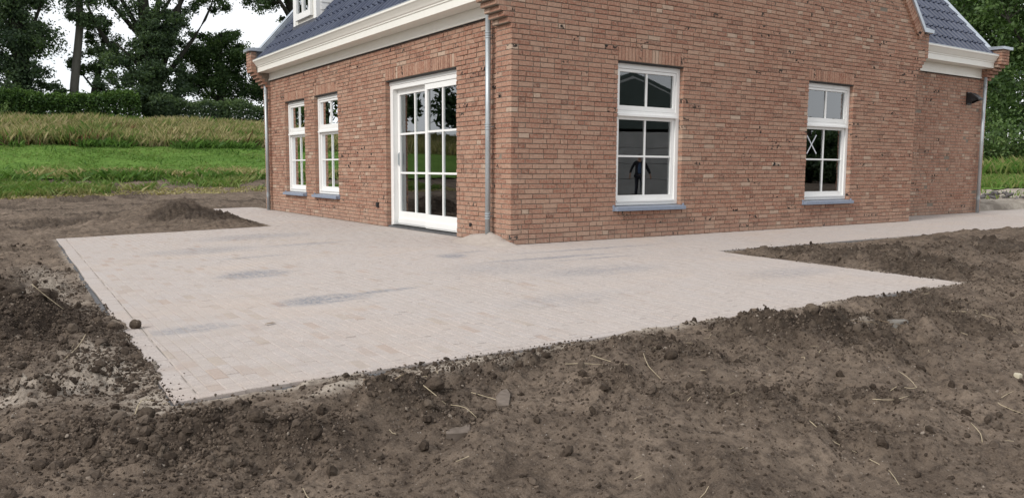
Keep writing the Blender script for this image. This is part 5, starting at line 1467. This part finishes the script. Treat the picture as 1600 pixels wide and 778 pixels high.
def shrub(name, label, x_, y_, rad, hgt, n, mat, seed, tone=.45, size=.07, group=None):
    r = np.random.RandomState(seed); z_ = float(soil_h(np.array([x_]), np.array([y_]), False)[0])
    root = empty(name, (x_, y_, z_)); tag(root, label, 'shrub', group)
    cs = []; sm = MB()
    for k in range(n):
        an = r.uniform(0, 6.28); rr_ = rad*math.sqrt(r.rand()); tp_ = (math.cos(an)*rr_, math.sin(an)*rr_, hgt*r.uniform(.5, 1)*(1-.35*(rr_/rad)**2))
        p = limb_path((math.cos(an)*rr_*.2, math.sin(an)*rr_*.2, 0), tp_, r, .12, 5); sm.tube(p, [.018, .014, .011, .008, .004], 4, cap=False)
        for q in p[1:]: cs.append(tuple(q))
    sm.build('stems', MBARK, root)
    q, f, t = leaf_cloud(np.array(cs), np.full((len(cs), 3), rad*.17), 16, size, r, tone)
    link('crown', np_mesh('crown', q, f, mat, t), root)
shrub('grass_shrub', 'pale green shrub at the left border beside the hedge', -4.3, 42.6, .9, 1.5, 30, LMID, 311, .8)
# trees and shrubs to the right of the wing
def atR(az, d): a = math.radians(az); return (CAM[0]+math.sin(a)*d, CAM[1]+math.cos(a)*d)
GR = 'trees behind the wing'
for k, (az, d, sc, sd_, lab) in enumerate(((67.2, 55, 1.0, 221, 'dense green tree filling the right border beyond the wing downpipe'), (63.4, 60, 1.05, 222, 'tall green tree directly behind the wing corbel'), (60.6, 66, 1.15, 223, 'green tree rising behind the wing roof tiles'), (70.5, 58, 1.0, 224, 'green tree just past the right border'), (65.3, 74, 1.3, 225, 'darker tree farther back between the trees at the right'))):
    tree('leafy_tree', lab, atR(az, d), [(0, 0, 0, .5*sc), (.1, 0, 4*sc, .42*sc), (0, .1, 9*sc, .3*sc), (.1, 0, 15*sc, .12*sc)],
         [(1, (-2.8*sc, .6, 7*sc), .2), (1, (2.6*sc, -.6, 7.5*sc), .2), (2, (-2.2*sc, -1, 12*sc), .16), (2, (2.4*sc, 1, 12.5*sc), .16), (1, (.4, -2.4*sc, 8*sc), .18)],
         [((0, 0, 3.6*sc), (3.0*sc, 2.8*sc, 2.6*sc), 58), ((-.4, -.3, 8*sc), (3.3*sc, 3.0*sc, 3.0*sc), 82), ((.5, 0, 12.5*sc), (3.2*sc, 2.8*sc, 3.0*sc), 74), ((0, 0, 17*sc), (2.6*sc, 2.4*sc, 2.2*sc), 44), ((1.6*sc, -1.6*sc, 5.5*sc), (1.8*sc, 1.6*sc, 1.6*sc), 26)],
         110, .13, LMID, MBARK, sd_, .50 if k != 4 else .3, GR)
for k, (az, d, rad, hgt, lab) in enumerate(((65.2, 46.5, 1.4, 2.5, 'light green elder shrub right behind the wing downpipe'), (66.9, 47, 1.6, 2.9, 'broad green shrub at the right border below the trees'), (68.6, 49, 1.4, 2.2, 'green shrub past the right border'), (64.0, 51, 1.5, 2.8, 'green shrub half hidden by the wing corner'))):
    x_, y_ = atR(az, d); shrub('elder_shrub', lab, x_, y_, rad, hgt, 34, LMID, 320+k, .62, .09, 'shrubs beyond the wing')
# rubble heap on the track
x_, y_ = atR(65.6, 31.5); z_ = float(soil_h(np.array([x_]), np.array([y_]), False)[0])
rub = empty('rubble_heap', (x_, y_, z_)); tag(rub, 'low heap of dark rubble lying on the sandy track right of the house', 'rubble heap')
rs = np.random.RandomState(9)
MRUB = mat_plain('dark_rubble', (.13, .12, .115), .9, .2, .35, 5)
for k in range(46):
    a, rr_ = rs.uniform(0, 6.28), rs.rand()**.7; s = rs.uniform(.04, .11)
    v = lumpy(ICO1, rs, .4)*s
    p = (math.cos(a)*rr_*.8, math.sin(a)*rr_*.8, .22*(1-rr_)+.02)
    link('chunk', np_mesh('chunk', v, ICO1[1], MRUB, np.tile([.7, 0, 0], (len(v), 1))), rub, p)

# ------------------------------------------------------------------ what the gable windows mirror: a barn and a bystander in front of it
def zg(x_, y_): return float(soil_h(np.array([x_]), np.array([y_]), False)[0])
bx0, by0 = 19.3, -18.6
barn = empty('barn', (bx0, by0, zg(bx0, by0))); tag(barn, 'grey concrete panel barn with low gable mirrored in the corner window', 'barn'); barn.rotation_euler = (0, 0, math.radians(20))
MB_WALL = mat_plain('concrete_panel', (.50, .50, .49), .9, .2, .12, 1.5, .2); MB_STEEL = mat_plain('green_grey_sheet', (.10, .13, .12), .6, .3, .1, 2)
MB_WH = mat_plain('white_verge', (.62, .63, .62), .6)
bw, be, br, bd = 5.6, 3.0, 5.2, 16
for k in range(4):
    m = MB()
    if k == 0 or True:
        m.box((-1.2, 0, k*.72+.0), (bw, .2, k*.72+.70)); m.box((-bw, 0, k*.72), (-3.4, .2, k*.72+.70))
    m.build('wall_panel', MB_WALL, barn)
m = MB(); m.prism([(-bw, be), (bw, be), (0, br)], .03, .2, 'y'); m.build('gable_sheet', MB_STEEL, barn, recalc=True)
m = MB(); m.box((-3.38, .08, 0), (-1.22, .14, be-.01)); m.build('barn_door', MBLACK, barn)
m = MB(); m.prism([(-bw-.3, be-.08), (0, br+.02), (bw+.3, be-.08), (bw+.3, be+.14), (0, br+.26), (-bw-.3, be+.14)], -.25, -.05, 'y'); m.build('verge_board', MB_WH, barn, recalc=True)
m = MB(); m.prism([(-bw-.35, be), (0, br+.14), (bw+.35, be), (bw+.35, be+.16), (0, br+.32), (-bw-.35, be+.16)], -.045, -bd, 'y'); m.build('roof', MB_STEEL, barn, recalc=True)
m = MB(); m.box((-bw, -bd, 0), (-bw+.2, -.02, be)); m.box((bw-.2, -bd, 0), (bw, -.02, be)); m.box((-bw, -bd-.2, 0), (bw, -bd, be)); m.build('side_wall', MB_WALL, barn)
for k, (x_, y_, sd_) in enumerate(((58.0, -37.1, 231), (62.5, -37.7, 232), (58.5, -32.9, 233), (68.4, -43.2, 234))):
    tree('field_tree', ['dark tree by the field nearest the barn, mirrored in the taped window', 'dark tree by the field left of the mirrored group', 'dark tree by the field farthest from the house', 'dark tree by the field behind the barn'][k], (x_, y_), [(0, 0, 0, .4), (0, 0, 3, .3), (0, 0, 6, .15)], [(1, (-1.8, 0, 5), .1), (1, (1.8, 0, 5.4), .1)],
         [((0, 0, 1.7), (3.2, 3.0, 1.6), 44), ((0, 0, 3.6), (2.6, 2.4, 1.7), 40)], 60, .2, LDARK, MBARK, sd_, .32, 'trees by the field')

def person():
    px, py = 17.15, -15.75; z0 = zg(px, py)
    root = empty('person', (px, py, z0)); tag(root, 'person in dark jacket and blue shirt, arms held out, mirrored in corner window', 'person')
    face = math.atan2(-(CAM[0]-px), (CAM[1]-py)) ; root.rotation_euler = (0, 0, math.radians(35))
    def skin(name, verts, edges, rad, mat, sub=2, rootv=0):
        me = bpy.data.meshes.new(name); me.from_pydata(verts, edges, []); me.materials.append(mat)
        o = link(name, me, root)
        md = o.modifiers.new('skin', 'SKIN'); md.use_smooth_shade = True
        for i, sv_ in enumerate(me.skin_vertices[0].data): sv_.radius = (rad[i], rad[i]) if not hasattr(rad[i], '__len__') else rad[i]; sv_.use_root = (i == rootv)
        o.modifiers.new('sub', 'SUBSURF').levels = sub; o.modifiers['sub'].render_levels = sub
        return o
    MSK = mat_plain('skin', (.42, .26, .19), .6); MJ = mat_plain('dark_jacket', (.018, .018, .022), .85); MT = mat_plain('dark_trousers', (.03, .033, .045), .85); MSH = mat_plain('blue_check_shirt', (.07, .11, .2), .8, .2, .5, 22); MH = mat_plain('dark_hair', (.03, .022, .016), .7)
    v = [(0, 0, .98), (0, 0, 1.12), (0, 0, 1.30), (0, .0, 1.44), (0, .01, 1.53), (0, .03, 1.60), (0, .035, 1.68), (0, .025, 1.76)]
    r = [(.15, .11), (.14, .10), (.17, .11), (.13, .09), .055, (.072, .085), (.078, .095), (.055, .065)]
    e = [(i, i+1) for i in range(7)]
    def chain(start, pts, rr_):
        p = start
        for q, a in zip(pts, rr_):
            v.append(q); r.append(a); e.append((p, len(v)-1)); p = len(v)-1
        return p
    for s in (-1, 1):
        k = chain(3, [(s*.19, 0, 1.42), (s*.31, .02, 1.20), (s*.40, .10, .98), (s*.42, .14, .91)], [.065, .05, .038, .03])
        w_ = v[k]
        palm = chain(k, [(w_[0]+s*.01, w_[1]+.025, w_[2]-.055)], [(.036, .018)])
        b = v[palm]
        for j, (dx, L0) in enumerate(((-.028, .066), (-.009, .076), (.010, .070), (.027, .055))):
            chain(palm, [(b[0]+dx*.9, b[1]+.01, b[2]-.03), (b[0]+dx, b[1]+.018, b[2]-.03-L0*.5), (b[0]+dx, b[1]+.034, b[2]-.03-L0)], [.0095, .009, .0075])
        chain(k, [(w_[0]-s*.03, w_[1]+.03, w_[2]-.03), (w_[0]-s*.045, w_[1]+.045, w_[2]-.06)], [.011, .009])
        f_ = chain(0, [(s*.10, 0, .90), (s*.12, .02, .50), (s*.13, -.01, .10), (s*.135, .0, .045), (s*.15, .13, .03), (s*.155, .20, .025)], [.10, .065, .045, .04, .038, .025])
    skin('body', v, e, r, MSK)
    # jacket, shirt, trousers, shoes: slightly larger skins over the body
    jv = [(0, -.01, .93), (0, -.01, 1.15), (0, -.01, 1.33), (0, -.01, 1.45)]; je = [(0, 1), (1, 2), (2, 3)]; jr_ = [(.20, .135), (.175, .125), (.195, .13), (.13, .10)]
    for s in (-1, 1):
        b = len(jv); jv += [(s*.20, 0, 1.42), (s*.32, .02, 1.19), (s*.41, .10, .97)]; jr_ += [.085, .07, .058]; je += [(3, b), (b, b+1), (b+1, b+2)]
        b = len(jv); jv += [(s*.24, -.02, .86)]; jr_ += [(.07, .05)]; je += [(0, b)]
    skin('jacket', jv, je, jr_, MJ)
    skin('shirt', [(0, .07, .94), (0, .07, 1.2), (0, .06, 1.44)], [(0, 1), (1, 2)], [(.085, .075), (.085, .08), (.06, .06)], MSH)
    tv = [(0, 0, .96)]; te = []; tr_ = [(.165, .12)]
    for s in (-1, 1):
        b = len(tv); tv += [(s*.10, 0, .86), (s*.12, .02, .50), (s*.13, 0, .09)]; tr_ += [.105, .08, .068]; te += [(0, b), (b, b+1), (b+1, b+2)]
    skin('trousers', tv, te, tr_, MT)
    for s in (-1, 1): skin('shoe', [(s*.135, -.03, .045), (s*.14, .08, .045), (s*.155, .20, .035)], [(0, 1), (1, 2)], [.052, .05, .036], MH, 1)
    hv = lumpy(ICO2, np.random.RandomState(2), .05)*np.array([.092, .11, .085])
    link('hair', np_mesh('hair', hv, ICO2[1], MH, None, True), root, (0, .005, 1.745))
    hd = MB()
    hd.tube([(0, .125, 1.685), (0, .145, 1.655), (0, .13, 1.645)], [.008, .014, .01], 6); hd.build('nose', MSK, root, smooth=True)
    for s in (-1, 1):
        m = MB(); m.tube([(s*.03-.012, .118, 1.69), (s*.03+.012, .118, 1.69)], .007, 6); m.build('eye', MBLACK, root, smooth=True)
        m = MB(); m.tube([(s*.084, .02, 1.70), (s*.094, .015, 1.68), (s*.086, .02, 1.65)], [.012, .018, .01], 6); m.build('ear', MSK, root, smooth=True)
    m = MB(); m.tube([(-.024, .118, 1.615), (0, .127, 1.612), (.024, .118, 1.615)], .006, 6); m.build('mouth', MROOT, root, smooth=True)
person()
